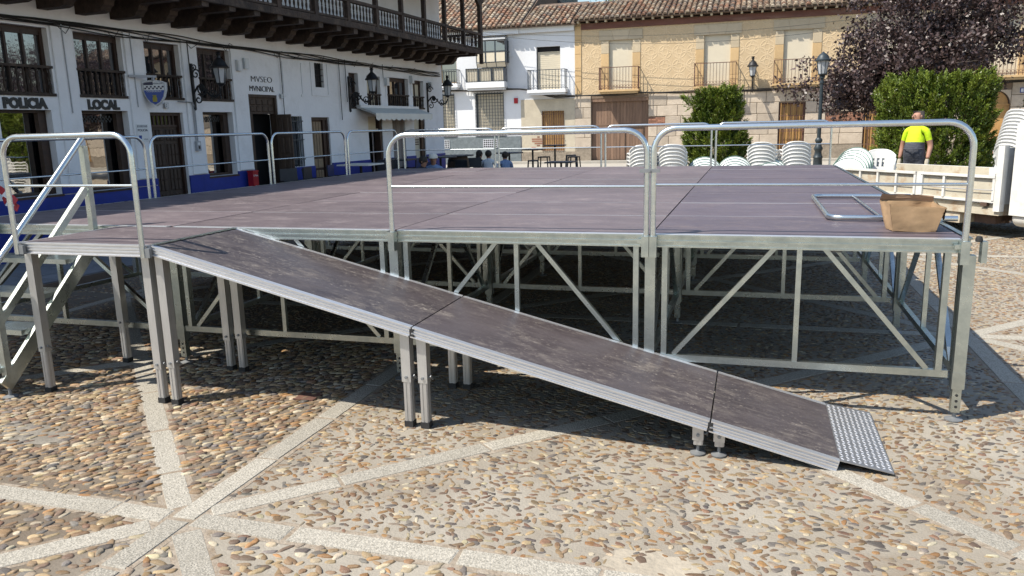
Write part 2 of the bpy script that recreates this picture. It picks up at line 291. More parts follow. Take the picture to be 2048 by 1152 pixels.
# ------------------------------------------------------------------ mesh helpers
class MB:
    def __init__(s): s.v = []; s.f = []; s.c = []; s.smooth = False
    def add(s, vs, fs, col=None):
        o = len(s.v); s.v += [tuple(p) for p in vs]; s.f += [tuple(i+o for i in f) for f in fs]
        s.c += [col or (1,1,1)]*len(vs); return s
    def bx(s, x0, x1, y0, y1, z0, z1, col=None):
        return s.add([(x0,y0,z0),(x1,y0,z0),(x1,y1,z0),(x0,y1,z0),(x0,y0,z1),(x1,y0,z1),(x1,y1,z1),(x0,y1,z1)],
              [(0,3,2,1),(4,5,6,7),(0,1,5,4),(1,2,6,5),(2,3,7,6),(3,0,4,7)], col)
    def bev(s, x0, x1, y0, y1, z0, z1, b=0.01):
        """box whose front (-y) edges are chamfered"""
        vs = [(x0,y1,z0),(x1,y1,z0),(x1,y1,z1),(x0,y1,z1),(x0,y0+b,z0),(x1,y0+b,z0),(x1,y0+b,z1),(x0,y0+b,z1),
              (x0+b,y0,z0+b),(x1-b,y0,z0+b),(x1-b,y0,z1-b),(x0+b,y0,z1-b)]
        return s.add(vs, [(0,3,2,1),(0,1,5,4),(1,2,6,5),(2,3,7,6),(3,0,4,7),(4,5,9,8),(5,6,10,9),(6,7,11,10),(7,4,8,11),(8,9,10,11)])
    def bar(s, a, b, w, h, up=(0,0,1)):
        a = Vector(a); b = Vector(b); t = (b-a).normalized(); up = Vector(up)
        if abs(t.dot(up)) > 0.98: up = Vector((0,1,0))
        sd = t.cross(up).normalized(); u = sd.cross(t).normalized()
        q = [(-w/2,-h/2),(w/2,-h/2),(w/2,h/2),(-w/2,h/2)]
        return s.add([a+sd*i+u*j for i, j in q]+[b+sd*i+u*j for i, j in q],
              [(0,1,2,3),(7,6,5,4),(0,4,5,1),(1,5,6,2),(2,6,7,3),(3,7,4,0)])
    def tube(s, pts, r, n=8, caps=True):
        pts = [Vector(p) for p in pts]; rs = r if isinstance(r, (list, tuple)) else [r]*len(pts)
        rings = []; side = None
        for i, p in enumerate(pts):
            t = (pts[min(i+1, len(pts)-1)]-pts[max(i-1, 0)])
            t = t.normalized() if t.length > 1e-9 else Vector((0,0,1))
            if side is None:
                ref = Vector((0,0,1)) if abs(t.z) < 0.9 else Vector((0,1,0)); side = t.cross(ref).normalized()
            else:
                side = (side - t*side.dot(t)).normalized()
            up = side.cross(t)
            rings.append([p+side*(math.cos(2*math.pi*k/n)*rs[i])+up*(math.sin(2*math.pi*k/n)*rs[i]) for k in range(n)])
        vs = [q for g in rings for q in g]; fs = []
        for i in range(len(pts)-1):
            for k in range(n):
                a = i*n+k; b = i*n+(k+1) % n; fs.append((a, b, b+n, a+n))
        if caps: fs.append(tuple(range(n-1, -1, -1))); fs.append(tuple((len(pts)-1)*n+k for k in range(n)))
        s.smooth = True
        return s.add(vs, fs)
    def lathe(s, prof, c=(0,0,0), n=12, ax='z', caps=True):
        vs = []; fs = []
        for r, h in prof:
            for k in range(n):
                a = 2*math.pi*(k+0.5)/n; x, y = r*math.cos(a), r*math.sin(a)
                p = (x, y, h) if ax == 'z' else ((x, h, y) if ax == 'y' else (h, x, y))
                vs.append((p[0]+c[0], p[1]+c[1], p[2]+c[2]))
        for i in range(len(prof)-1):
            for k in range(n):
                a = i*n+k; b = i*n+(k+1) % n; f = (a, b, b+n, a+n)
                fs.append(f if ax != 'y' else f[::-1])
        e = len(prof)-1
        if caps: fs.append(tuple(range(n-1, -1, -1))); fs.append(tuple(e*n+k for k in range(n)))
        s.smooth = True
        return s.add(vs, fs)
    def ext(s, poly, vec):
        """polygon (list of 3d points) extruded along vec"""
        n = len(poly); vec = Vector(vec); P = [Vector(p) for p in poly]
        return s.add(P+[p+vec for p in P], [tuple(range(n)), tuple(range(2*n-1, n-1, -1))]+[(i, n+i, n+(i+1) % n, (i+1) % n) for i in range(n)])
    def ball(s, c, r, n=10, m_=7, sc=(1,1,1)):
        prof = [(math.sin(math.pi*i/m_)*1.0, -math.cos(math.pi*i/m_)) for i in range(m_+1)]
        vs = []; fs = []
        for q, h in prof:
            for k in range(n):
                a = 2*math.pi*k/n; vs.append((c[0]+r*sc[0]*q*math.cos(a), c[1]+r*sc[1]*q*math.sin(a), c[2]+r*sc[2]*h))
        for i in range(m_):
            for k in range(n):
                a = i*n+k; b = i*n+(k+1) % n; fs.append((a, b, b+n, a+n))
        s.smooth = True
        return s.add(vs, fs)
    def xf(s, M):
        s.v = [tuple(M @ Vector(p)) for p in s.v]; return s
    def mesh(s, name, mt, smooth=None, angle=40):
        me = bpy.data.meshes.new(name); me.from_pydata(s.v, [], s.f)
        if any(c != (1,1,1) for c in s.c):
            at = me.color_attributes.new('Col', 'FLOAT_COLOR', 'POINT')
            at.data.foreach_set('color', np.array([(*c, 1) for c in s.c], dtype=np.float32).ravel())
        me.materials.append(MT[mt] if isinstance(mt, str) else mt)
        if smooth if smooth is not None else s.smooth:
            me.polygons.foreach_set('use_smooth', np.ones(len(me.polygons), bool))
            try: me.set_sharp_from_angle(angle=R(angle))
            except Exception: pass
        me.update(); return me
    def build(s, name, mt, parent=None, smooth=None):
        return put(name, s.mesh(name, mt, smooth), parent)
ORG = {}
def put(name, me, parent=None, loc=None, rotz=0, scale=None):
    o = bpy.data.objects.new(name, me); COL.objects.link(o)
    if parent is not None: o.parent = parent
    if loc is not None: o.location = loc
    if rotz: o.rotation_euler = (0, 0, rotz)
    if scale is not None: o.scale = scale
    return o
def tag(o, label=None, cat=None, group=None, kind=None):
    if label: o['label'] = label
    if cat: o['category'] = cat
    if group: o['group'] = group
    if kind: o['kind'] = kind
    return o
def thing(name, label, cat, loc=(0,0,0), rotz=0, group=None):
    o = bpy.data.objects.new(name, None); COL.objects.link(o); o.location = loc; o.rotation_euler = (0,0,rotz)
    o.empty_display_size = 0.2
    return tag(o, label, cat, group)
def copy_tree(o, parent=None, loc=None, rot=None, label=None, group=None):
    c = o.copy(); COL.objects.link(c); c.parent = parent
    if loc is not None: c.location = loc
    if rot is not None: c.rotation_euler = rot
    if label: c['label'] = label
    if group: c['group'] = group
    for ch in list(KIDS.get(o.name, ())) or [k for k in o.children]: copy_tree(ch, c)
    return c
KIDS = {}
def one(mb, name, mt, label, cat, base=None, group=None, rotz=0, smooth=None):
    """a thing that is one mesh: move its origin to its base"""
    if base is None:
        a = np.array(mb.v); base = ((a[:,0].min()+a[:,0].max())/2, (a[:,1].min()+a[:,1].max())/2, a[:,2].min())
    mb.v = [(p[0]-base[0], p[1]-base[1], p[2]-base[2]) for p in mb.v]
    return tag(put(name, mb.mesh(name, mt, smooth), None, base), label, cat, group)
def rel(mb, base):
    mb.v = [(p[0]-base[0], p[1]-base[1], p[2]-base[2]) for p in mb.v]; return mb
def text_mesh(name, body, size, mt, extrude=0.008, width=None, bold=0.0):
    cu = bpy.data.curves.new(name, 'FONT'); cu.body = body; cu.size = size; cu.extrude = extrude; cu.offset = bold; cu.resolution_u = 3
    o = bpy.data.objects.new(name, cu); COL.objects.link(o)
    dg = bpy.context.evaluated_depsgraph_get(); dg.update()
    me = bpy.data.meshes.new_from_object(o.evaluated_get(dg)); bpy.data.objects.remove(o)
    me.name = name; me.materials.clear(); me.materials.append(MT[mt])
    # local x = along, local y = up  ->  stand it up: (x, 0, y)
    a = np.zeros(len(me.vertices)*3); me.vertices.foreach_get('co', a); a = a.reshape(-1, 3)
    x0, x1 = a[:,0].min(), a[:,0].max(); k = (width/(x1-x0)) if width else 1
    b = np.stack([(a[:,0]-x0)*k, -a[:,2], a[:,1]], 1)
    me.vertices.foreach_set('co', b.ravel()); me.update()
    return me
def arc(c, r, a0, a1, n=6, ax=(Vector((1,0,0)), Vector((0,0,1)))):
    return [Vector(c)+ax[0]*(r*math.cos(a0+(a1-a0)*i/n))+ax[1]*(r*math.sin(a0+(a1-a0)*i/n)) for i in range(n+1)]
ORD = ['topmost','second','third','fourth','fifth','sixth','seventh','eighth','ninth','tenth','eleventh','twelfth','thirteenth','fourteenth']
# ================================================================== SETTING: ground
g = MB(); N_ = 30
xs = np.linspace(-160, 160, N_+1)
g.v = [(x, y, 0.0) for y in xs for x in xs]; g.c = [(1,1,1)]*len(g.v)
g.f = [(j*(N_+1)+i, j*(N_+1)+i+1, (j+1)*(N_+1)+i+1, (j+1)*(N_+1)+i) for j in range(N_) for i in range(N_)]
ground = tag(g.build('plaza_ground', 'ground'), kind='structure')
# granite strips: a square grid of 4.2 m with both diagonals
GX, GY, GS, SW = 0.55, 2.03, 4.2, 0.122
def slab(a, b, z, wd):
    t = Vector((b[0]-a[0], b[1]-a[1], 0)); L = t.length; t /= L; s = Vector((-t.y, t.x, 0))*(wd/2); j = lambda: random.uniform(-0.006, 0.006)
    P = [Vector((a[0],a[1],0))-s, Vector((b[0],b[1],0))-s, Vector((b[0],b[1],0))+s, Vector((a[0],a[1],0))+s]
    P = [p+Vector((j(), j(), 0)) for p in P]; c = 0.008
    ins = [p + (sum(P, Vector())/4-p).normalized()*c for p in P]
    mb = MB(); mb.add([(p.x,p.y,-0.02) for p in P]+[(p.x,p.y,z-0.004) for p in P]+[(p.x,p.y,z) for p in ins],
       [(0,1,5,4),(1,2,6,5),(2,3,7,6),(3,0,4,7),(4,5,9,8),(5,6,10,9),(6,7,11,10),(7,4,8,11),(8,9,10,11)])
    mb.build('granite_slab', 'granite', ground)
def run(a, b, z, gap0, gap1, wd=SW):
    a = np.array(a, float); b = np.array(b, float); L = np.linalg.norm(b-a); t = (b-a)/L; s = gap0
    while s < L-gap1-0.05:
        e = min(L-gap1, s+(random.uniform(0.42, 0.85) if (a+t*s)[1] < 0.2 else random.uniform(1.1, 1.7)))
        if L-gap1-e < 0.3: e = L-gap1
        slab(a+t*s, a+t*(e-random.uniform(0.010,0.024)), z-random.uniform(0,0.0006), wd*random.uniform(0.95,1.03)); s = e
JN = MB(); STR = []                                   # strips kept free of pebbles: (ax, ay, bx, by, half width)
def inview(cx, cy): return -8.9 < cx < 5.2 and -4.6 < cy < 12.5
for i in range(-3, 3):
    for j in range(-2, 4):
        x0, y0 = GX+GS*i, GY+GS*j; x1, y1 = x0+GS, y0+GS; cx, cy = (x0+x1)/2, (y0+y1)/2
        for a, b, z, g0, g1 in (((x0,y0),(x0,y1),0.0065,0.0,0.0), ((x0,y0),(x1,y0),0.0053,0.066,0.066),
                        ((x0,y0),(x1,y1),0.0042,0.125,0.125), ((x1,y0),(x0,y1),0.0031,0.125,0.125)):
            m_ = ((a[0]+b[0])/2, (a[1]+b[1])/2)
            STR.append((*a, *b, SW/2))
            if inview(*m_):
                run(a, b, z, g0, g1)
                t_ = Vector((b[0]-a[0],b[1]-a[1],0)).normalized(); s_ = Vector((-t_.y,t_.x,0))*(SW/2+0.028); zz = z*0.25
                JN.add([(a[0]-s_.x,a[1]-s_.y,zz),(b[0]-s_.x,b[1]-s_.y,zz),(b[0]+s_.x,b[1]+s_.y,zz),(a[0]+s_.x,a[1]+s_.y,zz)],[(0,1,2,3)])
STR = np.array(STR)
tag(JN.build('slab_joint','soil',ground), kind='stuff')

# ---- pebbles set in mortar
PAL = np.array([(0.36,0.245,0.135),(0.44,0.325,0.185),(0.31,0.215,0.13),(0.25,0.155,0.085),(0.36,0.20,0.085),(0.205,0.14,0.095),
                (0.165,0.14,0.12),(0.215,0.19,0.165),(0.50,0.41,0.27),(0.55,0.47,0.34),(0.26,0.15,0.095),(0.34,0.27,0.20),(0.125,0.105,0.09)])
PW = np.array([.13,.13,.12,.09,.07,.09,.06,.06,.07,.05,.05,.06,.02]); PW = PW/PW.sum()
def strip_dist(p):
    a = STR[:, :2]; d = STR[:, 2:4]-a; L2 = (d**2).sum(1); out = np.full(len(p), 9.0)
    for k in range(len(STR)):
        q = p-a[k]; t = np.clip((q@d[k])/L2[k], 0, 1); r = np.linalg.norm(q-t[:,None]*d[k], axis=1); out = np.minimum(out, r)
    return out
def sector(p):
    u = (p[:,0]-GX)/GS; v = (p[:,1]-GY)/GS; i = np.floor(u); j = np.floor(v); fu = u-i-0.5; fv = v-j-0.5
    k = np.where(np.abs(fu) > np.abs(fv), np.where(fu > 0, 0, 1), np.where(fv > 0, 2, 3))
    return (i*37+j*101+k*17).astype(int)
PATCH = [(-1.50,-2.03,0.20,0.10),(-5.35,-1.52,0.36,0.15)]
for cx_, cy_, rx_, ry_ in PATCH:
    q = MB(); n_ = 26; pts_ = []
    for i in range(n_):
        a_ = 2*math.pi*i/n_; k_ = 1+random.uniform(-.16,.16); pts_.append((cx_+rx_*1.05*k_*math.cos(a_), cy_+ry_*1.05*k_*math.sin(a_), 0.0024))
    q.add(pts_, [tuple(range(n_))]); q.build('cement_patch', 'cement' if cx_ > -3 else 'cementgrey', ground)
def pebble_field(x0, x1, y0, y1, keep, cls):
    """positions, angle, half sizes"""
    out = []
    secs = {}
    th_set = np.radians([-22, -10, 4, 14, 26, -32, 38, 0])
    for ti, th in enumerate(th_set):
        ca, sa = math.cos(th), math.sin(th)
        la, lb, s0, s1 = {'m':(0.056,0.0275,0.46,1.20),'d':(0.060,0.0262,0.80,1.38),'b':(0.066,0.034,0.55,1.30)}[cls]
        if cls == 'd': th = math.radians(38+6*math.sin(ti*2.0)); ca, sa = math.cos(th), math.sin(th)
        cx, cy = (x0+x1)/2, (y0+y1)/2; rad = math.hypot(x1-x0, y1-y0)/2+0.2
        ni, nj = int(rad/la)+1, int(rad/lb)+1
        I, J = np.meshgrid(np.arange(-ni, ni+1), np.arange(-nj, nj+1))
        I = I.ravel().astype(float); J = J.ravel().astype(float)
        px = (I+0.5*(J % 2)+RNG.uniform(-.46,.46,I.size)+0.6*np.sin(J*0.9+np.floor(I/5)*2.1))*la; py = (J+RNG.uniform(-.42,.42,I.size)+0.55*np.sin(I*0.7+J*0.21))*lb
        P = np.stack([cx+px*ca-py*sa, cy+px*sa+py*ca], 1)
        ok = (P[:,0]>x0)&(P[:,0]<x1)&(P[:,1]>y0)&(P[:,1]<y1); P = P[ok]
        sc = sector(P); ok = (np.abs(sc*7919) % 8) == ti; P = P[ok]
        if not len(P): continue
        ok = keep(P); P = P[ok]
        if not len(P): continue
        inp = np.zeros(len(P), bool)
        for cx_, cy_, rx_, ry_ in PATCH: inp |= ((P[:,0]-cx_)/rx_)**2+((P[:,1]-cy_)/ry_)**2 < 1
        P = P[~(inp & (RNG.uniform(0,1,len(P)) < 0.6))]
        n = len(P)
        # patches where more mortar shows
        pat = np.sin(P[:,0]*1.9+1.3)*np.sin(P[:,1]*2.3+0.4)+0.6*np.sin(P[:,0]*5.1+P[:,1]*3.7)
        ok = RNG.uniform(0,1,n) > (0.05+0.10*(pat > 0.7)); P = P[ok]; n = len(P)
        ha = la*0.5*RNG.uniform(s0,s1,n); hb = lb*0.5*RNG.uniform(s0,s1,n)*(1.0 if cls == 'm' else 1.0)
        big = RNG.uniform(0,1,n) < 0.05; ha[big] *= 1.35; hb[big] *= 1.6
        out.append(np.stack([P[:,0],P[:,1],th+RNG.normal(0,{'m':0.62,'d':0.28,'b':0.6}[cls],n),ha,hb,np.full(n,{'m':0.36,'d':1.0,'b':0.7}[cls])],1))
    return np.concatenate(out)
def pebble_mesh(name, Q, nr, two):
    """joined domes; Q rows: x, y, angle, half length, half width"""
    n = len(Q); ang = np.linspace(0, 2*np.pi, nr, endpoint=False)[None,:]
    rad = 1+RNG.uniform(-0.30,0.24,(n,nr))
    skew = RNG.uniform(-0.25,0.25,(n,1))
    ca, sa = np.cos(Q[:,2:3]), np.sin(Q[:,2:3])
    def ring(k, z):
        lx = np.cos(ang)*rad*k*Q[:,3:4]*(1+skew*np.sin(ang)); ly = np.sin(ang)*rad*k*Q[:,4:5]
        return np.stack([Q[:,0:1]+lx*ca-ly*sa, Q[:,1:2]+lx*sa+ly*ca, np.broadcast_to(z,(n,nr))],2)
    h = (RNG.uniform(0.003,0.0095,(n,1))+0.14*Q[:,4:5])*Q[:,5:6]+0.0012; h = np.minimum(h, 0.018)
    V = [ring(1.0, np.full((n,1),-0.003))]
    if two: V.append(ring(0.88, h*0.70))
    V.append(ring(0.58 if two else 0.66, h*0.97))
    V = np.concatenate(V, 1); ctr = np.stack([Q[:,0],Q[:,1],h[:,0]*1.02],1)[:,None,:]
    V = np.concatenate([V,ctr],1); per = V.shape[1]; nl = 3 if two else 2
    f = []; k2 = np.roll(np.arange(nr),-1)
    quads = []
    for q in range(nl-1):
        for k in range(nr): quads.append((q*nr+k, q*nr+k2[k], (q+1)*nr+k2[k], (q+1)*nr+k))
    tris = [((nl-1)*nr+k, (nl-1)*nr+k2[k], per-1) for k in range(nr)]
    base = (np.arange(n)*per)[:,None,None]
    FQ = (np.array(quads)[None]+base).reshape(-1,4); FT = (np.array(tris)[None]+base).reshape(-1,3)
    me = bpy.data.meshes.new(name); V = V.reshape(-1,3)
    me.vertices.add(len(V)); me.vertices.foreach_set('co', V.astype(np.float32).ravel())
    nlp = FQ.size+FT.size; me.loops.add(nlp); me.loops.foreach_set('vertex_index', np.concatenate([FQ.ravel(),FT.ravel()]).astype(np.int32))
    me.polygons.add(len(FQ)+len(FT))
    st = np.concatenate([np.arange(len(FQ))*4, FQ.size+np.arange(len(FT))*3]).astype(np.int32)
    me.polygons.foreach_set('loop_start', st)
    me.polygons.foreach_set('use_smooth', np.ones(len(st), bool))
    me.update(calc_edges=True)
    col = PAL[RNG.choice(len(PAL), n, p=PW)]*RNG.uniform(0.68,1.22,(n,1))*(1+RNG.normal(0,0.018,(n,3)))
    col = col*np.where(Q[:,5:6] < 0.5, 0.84, 1.0)
    C4 = np.concatenate([np.repeat(col,per,0), np.ones((n*per,1))],1).astype(np.float32)
    at = me.color_attributes.new('Col','FLOAT_COLOR','POINT'); at.data.foreach_set('color', C4.ravel())
    me.materials.append(MT['pebble']); return me
inv = np.array([[*r2],[*d2],[*fw]])
def pix(P):
    q = (np.concatenate([P,np.zeros((len(P),1))],1)-np.array(CAM))@inv.T
    return 1024+1572.5*q[:,0]/np.maximum(q[:,2],.01), 576+1572.5*q[:,1]/np.maximum(q[:,2],.01), q[:,2]
def vis(P, mrg=120):
    x, y, z = pix(P); return (z > 0.3)&(x > -mrg)&(x < 2048+mrg)&(y > 200)&(y < 1152+mrg)
nearQ = pebble_field(-8.8, 1.6, -3.4, 0.9, lambda P: vis(P)&(strip_dist(P) > 0.076), 'm')
# left of the star the stones are packed tighter
packed = (nearQ[:,0] < -3.75)&(nearQ[:,1] > -2.0)
tight = pebble_field(-8.8, -3.7, -2.05, 0.9, lambda P: vis(P)&(strip_dist(P) > 0.076), 'd')
low = nearQ[:,1] < -2.24
big_ = pebble_field(-8.8, 1.6, -3.4, -2.2, lambda P: vis(P)&(strip_dist(P) > 0.076), 'b')
nearQ = np.concatenate([nearQ[~packed&~low], tight[(tight[:,0] < -3.75)&(tight[:,1] > -2.0)], big_[big_[:,1] < -2.24]])
x_, y_, z_ = pix(nearQ[:,:2])
sz = np.where((x_>-10)&(x_<2058)&(y_<1162), nearQ[:,3]*nearQ[:,4]/z_**3, 0)
idx = np.argsort(-sz)[:300]
single = nearQ[idx]; rest = np.delete(nearQ, idx, 0)
for q in single:
    row = q.copy()[None]; row[0,0] = 0; row[0,1] = 0
    put('pebble', pebble_mesh('pebble', row, 9, True), ground, (q[0], q[1], 0))
tag(put('pebble_bed', pebble_mesh('pebble_bed', rest, 8, True), ground), kind='stuff')
farQ = pebble_field(-8.8, 6.2, 0.9, 13.0, lambda P: vis(P, 60)&(strip_dist(P) > 0.076)&~((P[:,0] < -2.5)&(P[:,1] > 8.2)), 'm')
tag(put('pebble_bed', pebble_mesh('pebble_bed_beyond', farQ, 6, False), ground), kind='stuff')

# pavement along the museum and the street in front of the far houses
p = MB()
FA = math.atan2(1, 0.077)                       # facade angle of the museum
def fac(u, w_, z):                              # museum facade frame: u along, w into the wall, z up
    return (-11+u*math.cos(FA)-w_*math.sin(FA), u*math.sin(FA)+w_*math.cos(FA), z)
pav = MB(); P4 = [fac(-14,0.4,0), fac(-14,-1.9,0), fac(18.5,-1.9,0), fac(18.5,0.4,0)]
pav.ext([(a[0],a[1],0.004) for a in P4], (0,0,0.09)); pavement = tag(pav.build('pavement', 'stonejoint'), kind='structure')
for i in range(40):
    for j in range(4):
        u0 = -6+i*0.6; w0 = -1.88+j*0.47
        s_ = MB(); P4 = [fac(u0+.006,w0+.006,0), fac(u0+.006,w0+.464,0), fac(u0+.594,w0+.464,0), fac(u0+.594,w0+.006,0)]
        s_.ext([(a[0],a[1],0.09) for a in P4][::-1], (0,0,0.02+random.uniform(-.002,.002))); s_.build('paving_slab', 'paving', pavement)
st = MB(); st.bx(-60,60,25.5,31.35,-0.05,0.012); tag(st.build('street', 'street'), kind='structure')
kb = MB(); kb.bx(-15.0,60,31.3,32.5,-0.05,0.12); tag(kb.build('far_pavement', 'street'), kind='structure')
# ================================================================== STAGE
S = 1.0748
def XL(y): return -7.62+0.062*y
XE = [0.0, -1.76, -3.52, -5.36, -7.36]; YE = [0, 2, 4, 6, 8]
stage = thing('stage_platform', 'large raised stage of brown plywood panels on a galvanised steel frame', 'stage', (0,0,0))
for i in range(4):
    for j in range(8):
        xa, xb = XE[i+1]+0.005, XE[i]-0.005
        if i == 3: xa -= 0.0
        mb = MB(); dz = random.uniform(-0.002, 0.0015)
        ya, yb = (j+0.0045 if j else 0.012), j+0.9955
        if i < 3: mb.bx(xa, xb, ya, yb, S-0.03, S+dz)
        else: mb.ext([(XL(ya)+.005,ya,S-0.03),(xb,ya,S-0.03),(xb,yb,S-0.03),(XL(yb)+.005,yb,S-0.03)][::-1], (0,0,0.03+dz))
        mb.build('deck_panel', 'deck_new' if i == 0 else 'deck', stage)
for j in range(1, 8):
    for i in range(4):
        MB().bx((XE[i+1] if i < 3 else XL(j))+0.012, XE[i]-0.012, j-0.0035, j+0.0035, S-0.02, S-0.0005+random.uniform(-.002,.002)).build('joint_strip', 'alu', stage)
# aluminium strips between bays and rim profiles
def rim(a, b, out, name='edge_beam', h=0.078, mt='galv'):
    """channel profile along a->b, outward direction out; lips top, middle and bottom"""
    a = Vector(a); b = Vector(b); o = Vector(out); mb = MB(); z = Vector((0,0,1))
    L = [(0.0,0.004,-0.0),(0.05,0.012,-0.002),(0.50,0.010,0.004),(0.97,0.012,0.0)]
    mb.bar(a+o*0.012-z*h/2, b+o*0.012-z*h/2, 0.022, h)
    t = (b-a).normalized()
    for k, dpt in ((0.06,0.012),(0.50,0.010),(0.92,0.014)):
        mb.bar(a+o*0.028-z*h*k+t*0.003, b+o*0.028-z*h*k-t*0.003, dpt, h*0.13)
    return mb.build(name, mt, stage)
for i in range(4):
    xl0 = XE[i+1] if i < 3 else XL(0); xl8 = XE[i+1] if i < 3 else XL(8)
    rim((xl0+0.035,-0.012,S-0.001), (XE[i]-0.035,-0.012,S-0.001), (0,-1,0))
    rim((XE[i]-0.035,8.008,S-0.001), (xl8+0.035,8.008,S-0.001), (0,1,0))
for i in range(4):
    xl0 = XE[i+1] if i < 3 else XL(0)
    MB().bx(xl0+0.03, XE[i]-0.03, -0.040, 0.010, S-0.004, S+0.0015).build('lip_highlight', 'alu', stage)  # added bright strip standing in for sunlight on the rim's top lip
for j in range(4):
    rim((0.012,YE[j]+0.035,S-0.001), (0.012,YE[j+1]-0.035,S-0.001), (1,0,0))
    rim((XL(YE[j+1])-.012,YE[j+1]-0.035,S-0.001), (XL(YE[j])-.012,YE[j]+0.035,S-0.001), (-1,0,0))
# posts with screw feet
def post_meshes():
    a = MB(); a.bx(-0.032,0.032,-0.032,0.032,0.215,0.985); a.bx(-0.034,0.034,-0.034,0.034,0.20,0.30)
    b = MB(); b.bx(-0.024,0.024,-0.024,0.024,0.055,0.24)
    h = MB()
    for z in (0.09,0.125,0.16): h.lathe([(0.0085,-0.0015),(0.0085,0.0)], (0,-0.0243,z), 8, 'y')
    c = MB(); c.lathe([(0.05,0.0),(0.05,0.006),(0.022,0.012),(0.012,0.016),(0.012,0.06),(0.02,0.062),(0.02,0.075)], (0,0,0.004), 12)
    return a.mesh('post','galv'), b.mesh('inner_leg','galv'), c.mesh('screw_foot','bolt'), h.mesh('pin_hole','rubber')
PM = post_meshes()
for i, x in enumerate(XE):
    for j, y in enumerate(YE):
        x = XE[i] if i < 4 else XL(y)
        px_ = x + (0.018 if i == 0 else (-0.018 if i == 4 else 0)); py_ = y + (-0.018 if j == 0 else (0.018 if j == 4 else 0))
        p_ = put('post', PM[0], stage, (px_, py_, 0))
        put('inner_leg', PM[1], p_); put('screw_foot', PM[2], p_)
        if j == 0: put('pin_hole', PM[3], p_)
# truss frames: bottom rail, uprights, diagonals
def truss(L, along):
    """meshes for a frame of length L from post to post, local x along"""
    zb, zt, e = 0.285, 1.04, 0.05; out = []
    def B(name, a, b, w_=0.035, h=0.035):
        mb = MB(); mb.bar(a, b, w_, h, (0,1,0) if abs(b[2]-a[2]) > 0.1 else (0,0,1)); out.append((name, mb.mesh(name,'galv')))
    B('bottom_rail', (e-0.012,0,zb), (L-e+0.012,0,zb), 0.036, 0.042)
    B('top_rail', (e-0.012,0,zt-0.018), (L-e+0.012,0,zt-0.018), 0.036, 0.036)
    for x in (e+0.04, L-e-0.04): B('upright', (x,0,zb+0.021), (x,0,zt-0.036), 0.034, 0.046)
    B('upright', (L/2,0,zb+0.021), (L/2,0,zt-0.036), 0.030, 0.030)
    B('diagonal', (L/2-0.14,0.004,zt-0.036), (e+0.10,0.004,zb+0.021), 0.028, 0.032)
    B('diagonal', (L/2+0.14,0.004,zt-0.036), (L-e-0.10,0.004,zb+0.021), 0.028, 0.032)
    return out
TM = {}
def frame_at(x, y, L, rz):
    k = round(L, 3)
    if k not in TM: TM[k] = truss(L, rz)
    root = None
    for n_, me in TM[k]:
        if root is None: root = put('truss_frame', me, stage, (x,y,0), rz)
        else: put(n_, me, root)
for j, y in enumerate(YE):
    for i in range(4):
        xl = XE[i+1] if i < 3 else XL(y)
        frame_at(xl, y+(-0.02 if j == 0 else (0.02 if j == 4 else 0)), XE[i]-xl, 0)
for i, x in enumerate(XE):
    for j in range(4):
        if i < 4: frame_at(x+(0.02 if i == 0 else 0), YE[j], 2.0, R(90))
        else: frame_at(XL(YE[j])-0.02, YE[j], 2.0, R(90)-math.atan(0.062))
# white hooks under the deck edge and rail sockets
for x in (-0.65, -1.45, -2.62, -3.3, -4.3, -5.0):
    mb = MB(); q = 0.03
    for a, b in (((-q,0,0),(q,0,0)),((q,0,0),(q,0,.035)),((q,0,.035),(-q,0,.035)),((-q,0,.035),(-q,0,0))): mb.bar(a, b, 0.008, 0.008)
    o = put('clip', mb.mesh('clip','bolt'), stage, (x, 0.25, 0.945))
for x in (-3.508, -1.787, -1.739, -0.02):
    mb = MB(); mb.bx(-0.0225,0.0225,-0.03,0.03,-0.065,0.065); mb.bx(-0.05,-0.0225,-0.012,0.03,0.02,0.045) if x in (-3.508,-1.787,-0.02) else None
    put('rail_socket', mb.mesh('rail_socket','galv'), stage, (x, -0.073, 1.005))
mb = MB(); mb.bx(-0.014,0.014,-0.03,0.03,-0.06,0.06); put('rail_socket', mb.mesh('side_socket','galv'), stage, (0.078,-0.06,1.01))
mb = MB(); mb.lathe([(0.018,0),(0.02,0.01),(0.014,0.03)], (0,0,0), 10); put('bolt_head', mb.mesh('bolt_head','rubber'), stage, (0.05,-0.07,1.068))

# ---------------------------------------------------------------- guard rails
def hoop(L, zt, z0, r, cr=0.135):
    """inverted U in the local xz plane from x=0 to L"""
    X, Z = Vector((1,0,0)), Vector((0,0,1))
    pts = [Vector((0,0,z0)), Vector((0,0,z0+0.3)), Vector((0,0,zt-cr))]+arc((cr,0,zt-cr), cr, math.pi, math.pi/2, 7)[1:]
    pts += [Vector((L*0.5,0,zt))]+arc((L-cr,0,zt-cr), cr, math.pi/2, 0, 7)+[Vector((L,0,z0+0.3)), Vector((L,0,z0))]
    return MB().tube(pts, r, 12)
def guard(label, x, y, L, rz, zt, zmid, z0, r=0.0175, rm=0.0088, group='guard rails of the stage'):
    t = thing('guard_rail', label, 'railing', (x,y,0), rz, group)
    hoop(L, zt, z0, r).build('hoop', 'tube', t)
    MB().tube([(r*0.6,0,zmid),(L/2,0,zmid),(L-r*0.6,0,zmid)], rm, 10).build('mid_rail', 'tube', t)
    return t
guard('tall guard rail at the front of the stage above the middle of the ramp', -3.508, -0.073, 1.724, 0, 1.716, 1.375, 0.95)
guard('guard rail at the front right corner of the stage beside the cardboard box', -1.742, -0.073, 1.722, 0, 1.722, 1.385, 0.95)
mb = MB(); mb.bx(-1.825,-1.702,-0.096,-0.082,1.46,1.482); mb.tube([(-1.763,-0.11,1.471),(-1.763,-0.07,1.471)],0.008,8)
